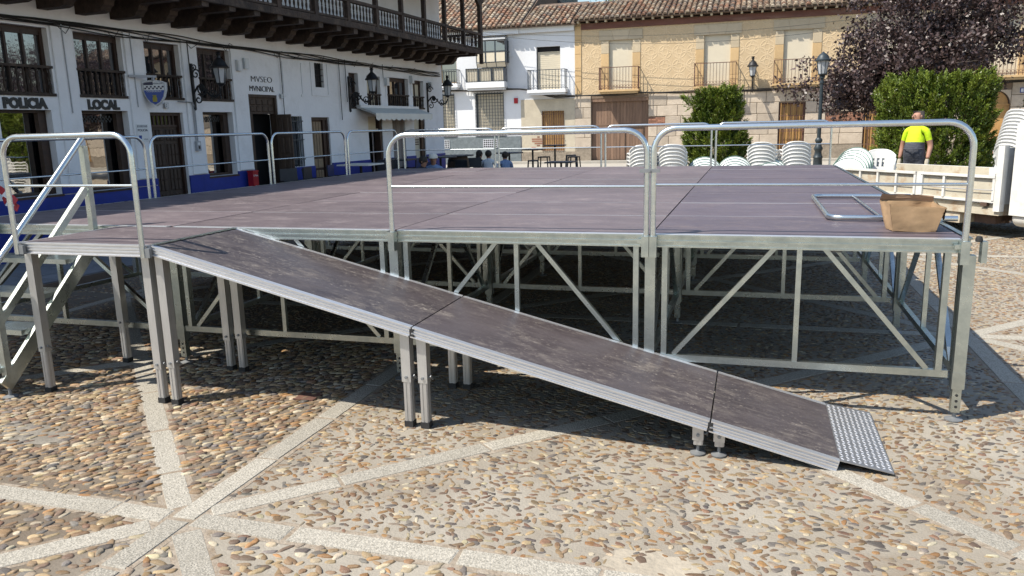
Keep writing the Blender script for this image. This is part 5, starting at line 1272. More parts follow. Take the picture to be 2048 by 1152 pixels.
# window surrounds, blinds and balconies
for k, (a, b, c, d) in enumerate(W):
    if k < 5:
        n = 4
        for e0, e1 in ((a-0.36,a-.002),(b+.002,b+0.36)):
            for i in range(n): hT(MB().bev(e0,e1,-0.025,0.0,c-0.02+i*(d-c)/n,c-0.02+(i+1)*(d-c)/n-.012,0.008), 'jamb_stone', 'jamb' if i < 3 else 'lintel')
        L_ = b-a+0.9; x0 = a-0.45
        for i, (f0, f1, g0, g1) in enumerate(((0,.34,0,.37),(.34,.66,.37,.63),(.66,1,.63,1))):
            q = MB(); q.ext([(x0+L_*f0+.006,0,d+.002),(x0+L_*f1-.006,0,d+.002),(x0+L_*(g1 if i == 2 else (f1+(.06 if i == 1 else -.0) if i else f1-.06))-.006,0,d+.42),(x0+L_*(f0 if i == 0 else (f0-.06 if i == 1 else f0+.06))+.006,0,d+.42)] if False else
                 [(x0+L_*f0+.005,0,d+.002),(x0+L_*f1-.005,0,d+.002),(x0+L_*(f1-.05 if i == 0 else f1+.05 if i == 1 else 1)-.005,0,d+.42),(x0+L_*(0 if i == 0 else f0-.05 if i == 1 else f0+.05)+.005,0,d+.42)], (0,-0.03,0))
            hT(q, 'lintel_stone', 'lintel')
    hT(B_(a,b,0.10,0.14,c,d), 'roller_blind', 'blind')
    if k < 5: balcony(hT, a-0.40, b+0.36 if k != 1 else b+0.30, 3.30, 4.29, 0.55, 'jamb', 'rust', 0.135, 0.08)
# gate of boards, two leaves with a wicket
a, b, c, d = GW[0]
hT(B_(a,b,0.02,0.26,d-0.16,d), 'gate_lintel', 'gate'); mid = (a+b)/2
for k in range(2):
    lf = hT(B_(a+k*(b-a)/2+.004,a+(k+1)*(b-a)/2-.004,0.15,0.18,c,d-0.16), 'gate_leaf', 'gate'); n = 9
    for i in range(n):
        u0 = a+k*(b-a)/2+.01+i*((b-a)/2-.02)/n; hT(B_(u0+.004,u0+((b-a)/2-.02)/n-.004,0.128,0.149,c+.02,d-0.17), 'board', 'gate', lf)
    for z_ in (1.75,):
        hT(B_(a+k*(b-a)/2+.02,a+(k+1)*(b-a)/2-.02,0.115,0.127,z_-.035,z_+.035), 'batten', 'gate', lf)
hT.frame('wicket', mid+0.22, mid+1.12, 0.16, 1.62, 0.105, 0.127, 0.05, 'gate_dark' if 'gate_dark' in MT else 'wood_door')
# ground windows with wooden leaves behind bars
for k, (a, b, c, d) in enumerate(GW[1:3]):
    f = hT.frame('window', a, b, c, d, 0.06, 0.14, 0.06, 'rust')
    for i in range(2): hT(B_(a+.06+i*(b-a-.12)/2+.004,a+.06+(i+1)*(b-a-.12)/2-.004,0.16,0.19,c+.06,d-.06), 'shutter_leaf', 'shutterwood', f)
    for i in range(8): u_ = a+.08+(b-a-.16)*i/7; hT(MB().tube([(u_,0.0,c),(u_,0.0,d)],0.016,6), 'bar', 'rust' if i % 2 else 'shutterwood', f)
    for z_ in (c+.35,c+1.0,c+1.65): hT(B_(a,b,-0.012,0.012,z_-.018,z_+.018), 'bar', 'rust', f)
for a, b, c, d in GW[4:]: hT(B_(a,b,0.15,0.19,c,d), 'shutter_leaf', 'shutterwood')
# arched door at the right
a, b, c, d = GW[3]; cx, rr = (a+b)/2, (b-a)/2
hT(B_(a,b,0.12,0.16,c,d), 'door_leaf', 'shutterwood')
q = MB(); ar = arc((cx,0,d-rr*0.95),rr*0.98,0,math.pi,14); q.tube([(p_.x,0.10,p_.z) for p_ in ar],0.05,6); hT(q, 'arch_rim', 'wood_door')
q = MB(); 
for sgn in (-1,1):
    P_ = [(cx+sgn*rr*0.99,0,d-rr*0.95)]+[(cx+sgn*rr*0.99*math.cos(t_),0,d-rr*0.95+rr*0.95*math.sin(t_)) for t_ in np.linspace(0,math.pi/2,8)]+[(cx+sgn*rr*0.99,0,d)]
    q.ext(P_ if sgn > 0 else P_[::-1], (0,0.11,0))
hT(q, 'spandrel', 'stone')
for z_ in (d-rr*0.97,): hT(B_(a,b,0.08,0.12,z_-.04,z_+.03), 'transom', 'shutterwood')
t = thing('house_number_plate', 'blue and white house number plate on the stone right of the arched door', 'plate', (9.0,YH-0.06,2.62))
MB().bx(0,0.26,-0.01,0,0,0.19).build('plate','signblue',t); MB().bx(0.03,0.23,-0.014,-0.01,0.03,0.16).build('face','signwhite',t); put('number', text_mesh('number','3',0.13,'signblue',0.001), t, (0.095,-0.016,0.05))
# eaves: red brown beam, brackets, roof
hT(B_(-8.86,XR,-0.06,-0.002,6.02,6.28), 'eaves_beam', 'fasciared')
u = -8.95
while u < 16:
    hT(MB().bar((u,0.0,6.345),(u,-0.34,6.325),0.09,0.10), 'rafter_end', 'lintel'); u += 0.42
roof(hT, -9.15, XR, -0.40, 6.42, 0.36, 3.4, 11)
# overhead wires and the cable along the facade
t = thing('facade_cable', 'black cable bundle sagging along the front of the far houses', 'cable', (0,YH-0.1,3.1))
for k in range(3):
    pts = [(-16+i*0.35, -0.02*k-0.02, 0.02*math.sin(i*0.7+k)+0.03*k-0.05*abs(math.sin(i*0.11))+(0.42 if -16+i*0.35 < -11.6 else 0.42*max(0,1-((-16+i*0.35)+11.6)/1.5)) ) for i in range(82)]
    MB().tube(pts, 0.022, 5).build('cable','cable',t)
def wire(label, a, b, sag_):
    a = Vector(a); b = Vector(b); pts = [a.lerp(b,i/24)-Vector((0,0,sag_*4*(i/24)*(1-i/24))) for i in range(25)]
    c_ = a.copy(); mb = MB().tube(pts, 0.008, 5); one(mb, 'overhead_wire', 'cable', label, 'wire', tuple(c_), 'overhead wires')
wire('upper thin wire hanging across the house fronts below the eaves', (-13.6,31.4,6.15), (14.0,30.8,7.3), 1.15)
wire('lower thin wire hanging across the house fronts below the eaves', (-13.6,31.4,6.05), (12.0,30.9,7.0), 1.35)
wall_lantern('green wall lantern on a short bracket between two balconies of the tan house', (-1.28,YH,3.25), 0, 1.55, 0.30)
# neighbour behind the roofs and a wood of green beyond
hC = House('rear_house', 'dark gable seen over the roof joint of the white houses', -10.6, 39.0)
box_house(hC, -11.95, -11.35, 9.2, 4, [], 'irongrey'); 
# ================================================================== THINGS IN THE SQUARE
# ---- street lamp
t = thing('street_lamp', 'tall dark green street lamp with a glazed lantern in front of the purple tree', 'street lamp', (0.80,21.7,0))
MB().lathe([(0.24,0),(0.24,0.10),(0.19,0.14),(0.15,0.22),(0.13,0.55),(0.15,0.60),(0.12,0.66),(0.10,0.78),(0.13,0.84),(0.135,0.88),(0.10,0.95),(0.075,1.03),(0.11,1.09),(0.11,1.14),(0.065,1.20)], (0,0,0), 14).build('base','lampgreen',t)
MB().lathe([(0.062,1.18),(0.055,2.0),(0.05,2.82),(0.07,2.84),(0.07,2.90),(0.045,2.92),(0.045,2.98),(0.08,3.0),(0.08,3.04),(0.05,3.07)], (0,0,0), 12).build('pole','lampgreen',t)
def lamp_head(par, z, k):
    MB().lathe([(0.05,0),(0.13,0.06),(0.13,0.08)], (0,0,z), 8).build('lantern_base','lampgreen',par)
    q = MB().lathe([(0.12,0.08),(0.185,0.46)], (0,0,z), 8); q.build('lantern_glass','lampglass',par,False)
    q = MB()
    for i in range(8):
        a_ = 2*math.pi*(i+.5)/8; q.bar((0.125*math.cos(a_),0.125*math.sin(a_),z+0.07),(0.19*math.cos(a_),0.19*math.sin(a_),z+0.465),0.014,0.014)
    q.build('lantern_cage','lampgreen',par,False)
    MB().lathe([(0.225,0.45),(0.23,0.49),(0.19,0.52),(0.16,0.60),(0.10,0.66),(0.05,0.69),(0.03,0.72),(0.0,0.74)], (0,0,z), 12).build('lantern_cap','lampgreen',par)
lamp_head(t, 3.05, 1)

# ---- stacked plastic armchairs
def make_chair():
    t = thing('plastic_chair', 'white plastic armchair', 'chair')
    # back: curved shell with three slots (local front is -y)
    vs = []; n, m_ = 12, 8; q = MB()
    def P(u, v, off):                                          # u across -1..1, v up 0..1
        top = 0.82-0.10*abs(u)**3; z = 0.42+(top-0.42)*v; wdt = 0.24+0.02*v; y = 0.19+0.07*v-0.06*u*u
        return (u*wdt, y+off, z)
    for off in (0, 0.02):
        for j in range(m_+1):
            for i in range(n+1): vs.append(P(-1+2*i/n, j/m_, off))
    N1 = (n+1)*(m_+1); slot = {(i,j) for i in (4,5,6,7) for j in (2,3,4,5)}; fs = []
    for j in range(m_):
        for i in range(n):
            if i in (3,5,7) and 2 <= j <= 4: continue
            a = j*(n+1)+i; fs += [(a,a+1,a+n+2,a+n+1),(N1+a,N1+a+n+1,N1+a+n+2,N1+a+1)]
    for i in range(n): a = m_*(n+1)+i; fs.append((a,a+1,N1+a+1,N1+a)); fs.append((i+1,i,N1+i,N1+i+1))
    for j in range(m_):
        a = j*(n+1); fs.append((a,a+n+1,N1+a+n+1,N1+a)); b = a+n; fs.append((b+n+1,b,N1+b,N1+b+n+1))
    q.add(vs, fs); q.smooth = True; q.build('backrest','plastic',t)
    MB().tube([P(-1,0.2,.012),P(-1,0.6,.012)]+[P(-1+2*i/n,1.0,.014) for i in range(n+1)]+[P(1,0.6,.012),P(1,0.2,.012)],0.017,6).build('back_rim','plastic',t)
    MB().add([(-.24,-.22,.42),(.24,-.22,.42),(.22,.19,.41),(-.22,.19,.41),(-.24,-.22,.395),(.24,-.22,.395),(.22,.19,.385),(-.22,.19,.385),(-.25,-.25,.39),(.25,-.25,.39)],[(0,1,2,3),(7,6,5,4),(0,8,9,1),(8,4,5,9),(1,9,5),(1,5,6,2),(2,6,7,3),(3,7,4,0),(0,4,8)]).build('seat','plastic',t)
    for s_ in (-1,1):
        MB().ext([(s_*0.235,-.21,.40),(s_*0.265,-.23,.40),(s_*0.30,-.26,0.0),(s_*0.25,-.25,0.0)],(0,0.035,0)).build('leg','plastic',t)
        MB().ext([(s_*0.215,.15,.40),(s_*0.245,.17,.42),(s_*0.28,.26,0.0),(s_*0.23,.25,0.0)],(0,0.035,0)).build('leg','plastic',t)
        MB().tube([(s_*0.25,.22,.64),(s_*0.285,.05,.655),(s_*0.29,-.16,.645),(s_*0.285,-.23,.58),(s_*0.27,-.225,.40)],0.022,6).build('armrest','plastic',t)
    return t
proto = make_chair(); used = [False]
KIDS[proto.name] = list(proto.children)
def chair(loc, rot, label, group):
    if not used[0]:
        used[0] = True; proto.location = loc; proto.rotation_euler = rot; proto['label'] = label; proto['group'] = group; return proto
    return copy_tree(proto, None, loc, rot, label, group)
def stack(x, y, rz, n, where, tilt=0.0, step=0.071, back=0.012):
    for k in range(n):
        d = k*back; kk = n-1-k
        lab = 'white plastic armchair, '+('topmost' if kk == 0 else ORD[kk]+' from the top')+' in the stack '+where
        chair((x+math.sin(rz)*d, y-math.cos(rz)*d, 0.012+k*step), (tilt,0,rz+random.uniform(-.02,.02)), lab, 'stacked plastic armchairs')
stack(-3.30, 11.30, R(192), 8, 'before the wooden gate')
stack(-2.72, 11.45, R(186), 8, 'just left of the round bush')
stack(-0.98, 12.00, R(176), 8, 'left of the barred stone window')
stack(-0.33, 12.15, R(183), 8, 'nearest the street lamp')
stack(1.02, 10.75, R(-14), 6, 'beside the man in yellow')
# ---- round table tops leaning in rows
def make_table():
    t = thing('round_table_top', 'pale green round table top', 'table')
    MB().lathe([(0.0,0.0),(0.325,0.0),(0.34,0.012),(0.335,0.016)], (0,0,0), 32, 'y').build('top','tabletop',t)
    MB().lathe([(0.342,-0.002),(0.352,0.006),(0.352,0.026),(0.336,0.03)], (0,0,0), 32, 'y', False).build('rim','tablerim',t)
    MB().bar((-0.2,0.045,-0.22),(0.2,0.045,0.22),0.025,0.02).bar((-0.2,0.045,0.22),(0.2,0.045,-0.22),0.025,0.02).build('folded_leg','plastic',t)
    return t
tp = make_table(); tused = [False]
KIDS[tp.name] = list(tp.children)
def table_row(x, y, rz, n, where, top=1.10, lean=0.30, gap=0.095):
    for k in range(n):                                             # k = 0 is the one in front
        d = k*gap; loc = (x-math.sin(rz)*d, y+math.cos(rz)*d, top-0.36-0.045*(n-1-k))
        lab = 'pale round table top, '+('front' if k == 0 else ORD[k])+' of the row leaning '+where
        rot = (-lean,0,rz)
        if not tused[0]: tused[0] = True; o_ = tp; o_.location = loc; o_.rotation_euler = rot
        else: o_ = copy_tree(tp, None, loc, rot)
        o_['label'] = lab; o_['group'] = 'round table tops leaning in rows'
def trestle(x, y, z, label):
    t = thing('table_cart', label, 'cart', (x,y,0), 0, 'carts under the table tops')
    MB().bx(-0.36,0.36,-0.1,0.55,z-0.05,z).build('platform','pipe',t)
    for a in (-0.33,0.33):
        for b in (-0.06,0.5): MB().tube([(a,b,0.06),(a,b,z-0.05)],0.018,8).build('leg','pipe',t); MB().lathe([(0.04,-0.015),(0.04,0.015)],(a,b,0.042),10,'x').build('wheel','rubber',t)
table_row(-2.06, 11.15, R(4), 5, 'in front of the round bush', 1.10)
table_row(-1.49, 11.30, R(2), 5, 'right of the round bush', 1.10)
table_row(-0.83, 11.42, R(0), 5, 'below the stone wall window', 1.05)
table_row(0.46, 10.55, R(-32), 5, 'beside the truck tailboard', 1.27, 0.30, 0.07)
for (x, y, wh, z) in ((-2.06,11.15,'in front of the round bush',0.32),(-1.49,11.30,'right of the round bush',0.32),(-0.83,11.42,'below the stone wall window',0.27),(0.50,10.55,'beside the truck tailboard',0.40)):
    trestle(x, y+0.0, z, 'low wheeled cart holding the table tops '+wh)

# ---- flatbed truck
TA = Vector((0.42,10.3,0)); tv = Vector((0.593,-0.805,0)); trz = math.atan2(tv.y, tv.x)
truck = thing('flatbed_truck', 'old cream flatbed truck with rust stained drop sides parked behind the stage', 'truck', TA, trz)
# local x along towards the cab, local y to the left of travel = away from camera side? (+y is the far side)
def T(mb, name, mt, par=None, smooth=None): return mb.build(name, mt, par or truck, smooth)
LT, ZB, ZTp, WT = 3.08, 0.50, 0.905, 1.55
T(MB().bx(-0.40,LT,0.02,WT-0.02,ZB-0.06,ZB), 'bed_floor', 'truck')
def dropside(a, b, y0, sgn, name='drop_side'):
    pn = T(MB().bx(a,b,y0-0.012,y0+0.012,ZB+0.02,ZTp), name, 'truck')
    n = max(1, round((b-a)/0.40))
    for i in range(n+1): x_ = a+(b-a)*i/n; x_ = min(max(x_,a+.018),b-.018); T(MB().bx(x_-.02,x_+.02,y0-sgn*0.048,y0-sgn*0.012,ZB+.05,ZTp-.035), 'rib', 'truckwhite', pn)  # ribs whiter than the panel, shadow contrast put into the colour
    T(MB().bx(a,b,y0-sgn*0.055,y0-sgn*0.012,ZTp-.035,ZTp+.004), 'top_lip', 'truckwhite', pn); T(MB().bx(a,b,y0-sgn*0.038,y0-sgn*0.012,ZB+.018,ZB+.05), 'bottom_lip', 'truckwhite', pn)
    T(MB().tube([(a+.02,y0-sgn*.05,ZB+.20),((a+b)/2,y0-sgn*.05,ZB+.19),(b-.02,y0-sgn*.05,ZB+.20)],0.006,5), 'rope', 'pipe', pn)
    for x_ in np.linspace(a+.15,b-.15,max(2,n-1)): T(MB().bx(x_-.05,x_+.05,y0-sgn*.045,y0+.01,ZB-.035,ZB+.02), 'hinge', 'chassis', pn)
    return pn
dropside(-0.38,1.60,0.0,1); dropside(1.70,3.00,0.0,1)
dropside(-0.38,1.60,WT,-1); dropside(1.70,3.00,WT,-1)
for y_ in (0.0,WT): T(MB().bx(1.605,1.695,y_-0.03,y_+0.03,ZB-.06,ZTp+.005), 'side_post', 'truckwhite')
T(MB().bx(-0.40,-0.375,0.03,WT-.03,ZB+.02,ZTp), 'tailboard', 'truck')
T(MB().bx(3.005,3.105,-0.045,0.045,ZB-.10,1.33), 'corner_post', 'truckwhite'); T(MB().bx(3.005,3.105,WT-.045,WT+.045,ZB-.1,1.33), 'corner_post', 'truckwhite')
T(MB().bx(3.03,3.08,0.05,WT-.05,ZB,1.30), 'headboard', 'truckwhite')
T(MB().bx(-0.40,LT,-0.012,WT+.012,ZB-.16,ZB-.062), 'side_rail', 'truck')
for y_ in (0.42,1.10): T(MB().bx(-0.3,LT+1.4,y_-.04,y_+.04,0.24,ZB-.165), 'chassis_rail', 'chassis')
T(MB().bx(1.95,2.42,0.02,0.40,0.17,ZB-.165), 'tool_box', 'truck'); T(MB().bx(2.6,2.95,0.10,0.38,0.20,0.33), 'bracket', 'chassis'); T(MB().tube([(2.5,0.3,0.25),(2.75,0.2,0.2),(3.0,0.25,0.24)],0.025,6), 'exhaust_pipe', 'chassis')
def wheel(x, y):
    w_ = T(MB().lathe([(0.13,-0.09),(0.24,-0.09),(0.265,-0.07),(0.265,0.07),(0.24,0.09),(0.13,0.09)],(x,y,0.268),22,'y'), 'tyre', 'rubber')
    T(MB().lathe([(0.03,-0.06),(0.125,-0.085),(0.13,-0.05),(0.13,0.05),(0.125,0.085),(0.03,0.06)],(x,y,0.268),16,'y'), 'rim', 'truckwhite', w_)
for x_ in (0.45,3.95):
    for y_ in (0.14,WT-.14): wheel(x_, y_)
# cab (mostly outside the picture)
cab = MB(); prof = [(3.20,0.36),(4.70,0.36),(4.72,0.85),(4.55,1.02),(4.25,1.60),(4.05,1.68),(3.26,1.68),(3.20,1.62)]
cab.ext([(x_,0.03,z_) for x_, z_ in prof], (0,WT-.06,0)); cab = T(cab, 'cab', 'truckwhite', None, False)
T(MB().ext([(3.42,0.022,1.02),(4.40,0.022,1.02),(4.16,0.022,1.52),(3.42,0.022,1.52)],(0,0.01,0)), 'side_window', 'glass2', cab)
T(MB().bx(3.196,3.199,0.25,WT-.25,1.10,1.5), 'rear_window', 'glass2', cab)
T(MB().ext([(4.565,0.15,1.05),(4.565,WT-.15,1.05),(4.285,WT-.2,1.56),(4.285,0.2,1.56)],(0.012,0,0.006)), 'windscreen', 'glass2', cab)
T(MB().lathe([(0.0,-0.2),(0.13,-0.19),(0.14,-0.15),(0.14,0.15),(0.13,0.19),(0.0,0.2)],(3.42,0.20,0.33),14,'x'), 'fuel_tank', 'truckwhite')
T(MB().bx(3.98,4.0,0.015,0.03,0.55,0.56), 'door_handle', 'iron', cab)
# chairs stacked in the truck behind the headboard
for k in range(11):
    kk = 10-k; x_ = 2.73; y_ = 0.74
    w_ = truck.matrix_basis
    p_ = TA+tv*(x_)+Vector((0.805,0.593,0))*y_
    lab = 'white plastic armchair, '+('topmost' if kk == 0 else ORD[kk]+' from the top')+' in the tall stack on the truck bed'
    chair((p_.x+0.012*k, p_.y+0.008*k, ZB+0.004+k*0.050), (0,0,R(118)), lab, 'stacked plastic armchairs')

# ================================================================== PEOPLE
def person(name, label, loc, rz, J, E, zone, matz, hair=None, extra=None):
    """J: joint -> (x,y,z,r); E: pairs (parent first, root first); zone: edge -> material slot"""
    names = list(J); me = bpy.data.meshes.new('body'); me.from_pydata([J[n][:3] for n in names], [(names.index(a),names.index(b)) for a,b in E], [])
    o = bpy.data.objects.new('body', me); COL.objects.link(o)
    o.modifiers.new('skin','SKIN'); sk = me.skin_vertices[0].data
    for i, n in enumerate(names):
        r = J[n][3]; sk[i].radius = r if isinstance(r, tuple) else (r, r); sk[i].use_root = (i == 0)
    ss = o.modifiers.new('sub','SUBSURF'); ss.levels = 2; ss.render_levels = 2
    dg = bpy.context.evaluated_depsgraph_get(); dg.update()
    m2 = bpy.data.meshes.new_from_object(o.evaluated_get(dg)); bpy.data.objects.remove(o); m2.name = 'body'
    t = thing(name, label, 'person', loc, rz)
    m2.materials.clear()
    for k in matz: m2.materials.append(MT[k])
    n = len(m2.polygons); ctr = np.zeros(n*3); m2.polygons.foreach_get('center', ctr); ctr = ctr.reshape(-1,3)
    best = np.full(n, 9e9); sl_ = np.zeros(n, np.int32)
    for (a,b) in E:
        A = np.array(J[a][:3]); B = np.array(J[b][:3]); d = B-A; tt_ = np.clip(((ctr-A)@d)/max(1e-9,d@d),0,1)
        ra = np.mean(J[a][3]); rb = np.mean(J[b][3])
        dist = np.linalg.norm(ctr-A-tt_[:,None]*d,axis=1)/(ra+(rb-ra)*tt_)
        k = dist < best; best[k] = dist[k]; zz = zone[(a,b)]
        sl_[k] = zz if not callable(zz) else zz(tt_[k])
    m2.polygons.foreach_set('material_index', sl_); m2.polygons.foreach_set('use_smooth', np.ones(n,bool)); m2.update()
    put('body', m2, t)
    if extra: extra(t)
    return t
def face_bits(t, c, r, yaw_=0, skin='skin'):
    """nose, ears, eyes and mouth on a head centred at c facing -y turned by yaw_"""
    M_ = Matrix.Translation(c) @ Matrix.Rotation(yaw_,4,'Z')
    q = MB().ball((0,-r*0.98,-r*0.08),r*0.2,8,6,(0.8,1.1,1.3)).ball((r*0.93,r*0.05,-r*0.05),r*0.25,8,6,(0.45,0.8,1.2)).ball((-r*0.93,r*0.05,-r*0.05),r*0.25,8,6,(0.45,0.8,1.2)).xf(M_); q.build('face',skin,t)
    q = MB().ball((r*0.36,-r*0.86,r*0.16),r*0.1,6,5).ball((-r*0.36,-r*0.86,r*0.16),r*0.1,6,5).ball((0,-r*0.86,-r*0.55),r*0.12,8,5,(2.2,0.5,0.45)).xf(M_); q.build('eyes_and_mouth','hair',t)
def hand(t, wrist, dirv, side, mt, s_=1.0):
    """palm and five fingers hanging along dirv"""
    d = Vector(dirv).normalized(); wv = Vector(wrist); ax = Vector(side).normalized(); nrm = d.cross(ax).normalized(); q = MB()
    q.tube([wv, wv+d*0.04*s_, wv+d*0.09*s_], [0.026*s_,0.036*s_,0.034*s_], 8)
    for k, (o_, L_) in enumerate(((-0.027,0.062),(-0.009,0.075),(0.009,0.072),(0.026,0.056))):
        b0 = wv+d*0.085*s_+ax*o_*s_; q.tube([b0, b0+d*L_*0.45*s_+nrm*0.006, b0+d*L_*0.85*s_+nrm*0.022*s_], [0.0105*s_,0.0095*s_,0.008*s_], 6)
    b0 = wv+d*0.03*s_-ax*0.03*s_; q.tube([b0, b0-ax*0.02*s_+d*0.03*s_+nrm*0.01, b0-ax*0.018*s_+d*0.06*s_+nrm*0.02], [0.012*s_,0.011*s_,0.009*s_], 6)
    q.build('hand', mt, t)
# worker standing behind the truck, looking to his right
h = 1.075
def sc(v, k=h): return tuple(x*k for x in v[:3])+((v[3]*k if not isinstance(v[3],tuple) else tuple(x*k for x in v[3])),)
J = {'pelvis':(0,0,0.95,(0.175,0.14)),'belly':(0,-0.055,1.10,(0.175,0.185)),'chest':(0,-0.005,1.29,(0.165,0.145)),'collar':(0,0.015,1.43,(0.10,0.085)),'neck':(0,0.01,1.50,0.058),'jaw':(0,-0.01,1.57,0.078),'skull':(0,0.0,1.665,0.092),'crown':(0,0.005,1.715,0.055),
     'shl':(0.165,0.02,1.395,0.068),'elbl':(0.235,0.06,1.13,0.048),'wrl':(0.235,-0.05,0.905,0.034),'shr':(-0.165,0.02,1.395,0.068),'elbr':(-0.245,0.07,1.13,0.048),'wrr':(-0.255,0.0,0.90,0.034),
     'hipl':(0.095,0,0.86,0.105),'knl':(0.12,-0.03,0.48,0.072),'anl':(0.13,0.0,0.09,0.05),'toel':(0.15,-0.15,0.035,0.038),'hipr':(-0.095,0,0.86,0.105),'knr':(-0.11,-0.01,0.48,0.072),'anr':(-0.12,0.04,0.09,0.05),'toer':(-0.14,-0.11,0.035,0.038)}
J = {k: sc(v) for k, v in J.items()}
E_ = [('pelvis','belly'),('belly','chest'),('chest','collar'),('collar','neck'),('neck','jaw'),('jaw','skull'),('skull','crown'),('collar','shl'),('shl','elbl'),('elbl','wrl'),('collar','shr'),('shr','elbr'),('elbr','wrr'),
      ('pelvis','hipl'),('hipl','knl'),('knl','anl'),('anl','toel'),('pelvis','hipr'),('hipr','knr'),('knr','anr'),('anr','toer')]
Z_ = {('pelvis','belly'):1,('belly','chest'):lambda t_: np.where(t_ > 0.42,0,1),('chest','collar'):0,('collar','neck'):lambda t_: np.where(t_ > 0.6,2,0),('neck','jaw'):2,('jaw','skull'):2,('skull','crown'):2,('collar','shl'):0,('collar','shr'):0}
for s_ in 'lr':
    Z_[('sh'+s_,'elb'+s_)] = lambda t_: np.where(t_ < 0.62,0,2); Z_[('elb'+s_,'wr'+s_)] = 2; Z_[('pelvis','hip'+s_)] = 1; Z_[('hip'+s_,'kn'+s_)] = 1; Z_[('kn'+s_,'an'+s_)] = 1; Z_[('an'+s_,'toe'+s_)] = 3
def wx(t):
    face_bits(t, (0,-0.005,1.645*h), 0.098*h, R(-28))
    q = MB()                                                    # short grey hair round the sides and back
    for i in range(9):
        for j in range(4):
            pass
    vs = []; n = 14
    for j in range(5):
        z = 1.60+0.035*j
        for i in range(n+1):
            a_ = R(-20)+R(220)*i/n; rr = 0.099*(1-0.02*j*j*0.35); vs.append((rr*math.cos(a_)*h,(0.012+rr*1.06*math.sin(a_))*h,z*h))
    q.add(vs, [(j*(n+1)+i,j*(n+1)+i+1,(j+1)*(n+1)+i+1,(j+1)*(n+1)+i) for j in range(4) for i in range(n)]); q.smooth = True; q.xf(Matrix.Rotation(R(-28),4,'Z')); q.build('hair','hairgrey',t)
    hand(t, sc((0.235,-0.05,0.905,0))[:3], (-0.05,-0.1,-1), (0.3,-1,0), 'glove', 1.15); hand(t, sc((-0.255,0.0,0.90,0))[:3], (0,-0.12,-1), (-0.3,-1,0), 'glove', 1.15)
    MB().tube([(-0.165*h,-0.10*h,1.085*h),(-0.10*h,-0.205*h,1.08*h),(0,-0.245*h,1.078*h),(0.10*h,-0.205*h,1.08*h),(0.165*h,-0.10*h,1.085*h)],0.008,6).build('reflective_band','greycloth',t)
person('person', 'man in yellow and grey work shirt and gloves standing behind the truck', (1.82,11.95,0.0), R(-30), J, E_, Z_, ['hivis','greycloth','skin','rubber'], extra=wx)
# seated figures at the terrace
def seated(label, loc, rz, shirt, legs, hairmt, cap=False, lean=0.1, k=1.0, longhair=False):
    J = {'pelvis':(0,0,0.52,(0.16,0.13)),'belly':(0,-0.02-lean*0.3,0.68,(0.15,0.125)),'chest':(0,-lean*0.6,0.86,(0.17,0.12)),'collar':(0,-lean,1.0,(0.12,0.085)),'neck':(0,-lean*1.1,1.06,0.05),'jaw':(0,-lean*1.25-0.01,1.12,0.068),'skull':(0,-lean*1.3,1.205,0.086),'crown':(0,-lean*1.3,1.25,0.05)}
    E_ = [('pelvis','belly'),('belly','chest'),('chest','collar'),('collar','neck'),('neck','jaw'),('jaw','skull'),('skull','crown')]
    Zn = {e: 0 for e in E_[:3]}; Zn[('collar','neck')] = lambda t_: np.where(t_ > 0.5,2,0); Zn.update({e: 2 for e in E_[4:]})
    for s_, g in (('l',1),('r',-1)):
        J.update({'sh'+s_:(g*0.175,-lean,0.975,0.062),'elb'+s_:(g*0.25,-lean-0.10,0.73,0.045),'wr'+s_:(g*0.12,-lean-0.30,0.74,0.032),'hip'+s_:(g*0.10,-0.05,0.50,0.095),'kn'+s_:(g*0.14,-0.44,0.49,0.068),'an'+s_:(g*0.14,-0.44,0.09,0.045),'toe'+s_:(g*0.15,-0.58,0.04,0.035)})
        ee = [('collar','sh'+s_),('sh'+s_,'elb'+s_),('elb'+s_,'wr'+s_),('pelvis','hip'+s_),('hip'+s_,'kn'+s_),('kn'+s_,'an'+s_),('an'+s_,'toe'+s_)]; E_ += ee
        Zn[ee[0]] = 0; Zn[ee[1]] = lambda t_: np.where(t_ < 0.6,0,2); Zn[ee[2]] = 2; Zn[ee[3]] = 1; Zn[ee[4]] = 1; Zn[ee[5]] = 1; Zn[ee[6]] = 3
    def ex(t):
        c = (0,-lean*1.3-0.005,1.185); face_bits(t, c, 0.09)
        for g in (1,-1): hand(t, (g*0.12,-lean-0.30,0.74), (-g*0.5,-1,-0.1), (1,0,0), 'skin', 0.95)
        if cap:
            MB().lathe([(0.106,1.21),(0.108,1.235),(0.10,1.28),(0.07,1.315),(0.0,1.325)],(c[0],c[1]+0.008,0),14).build('cap','cloth_awning',t)
            MB().ext([(c[0]+0.085*math.cos(a_),c[1]-0.05-0.13*math.sin(a_),1.212) for a_ in np.linspace(0,math.pi,9)],(0,0,0.01)).build('cap_brim','cloth_awning',t)
        else:
            q = MB().ball((c[0],c[1]+0.022,1.212),0.1,12,8,(1.0,1.0,1.02)); q.v = [p_ for p_ in q.v]
            if longhair: q.ball((c[0],c[1]+0.075,1.10),0.085,10,7,(1.0,0.6,1.6))
            q.build('hair',hairmt,t)
    return person('person', label, loc, rz, J, E_, Zn, [shirt,legs,'skin','rubber'], extra=ex)
seated('seated man in a pale cap and light blue shirt at the terrace', (-8.22,12.2,-0.12), R(14), 'bluecloth', 'darkcloth', 'hair', True, 0.14)
seated('dark haired person seated left of the man in the cap', (-8.40,11.55,-0.14), R(80), 'darkcloth', 'darkcloth', 'hair', False, 0.16)
seated('person in a white shirt seated with back to the stage', (-8.30,16.35,-0.18), R(185), 'whitecloth', 'darkcloth', 'hair', False, 0.06)
seated('dark haired person seated between the white shirt and the barrel', (-8.72,16.5,-0.18), R(150), 'darkcloth', 'darkcloth', 'hair', False, 0.12, longhair=True)
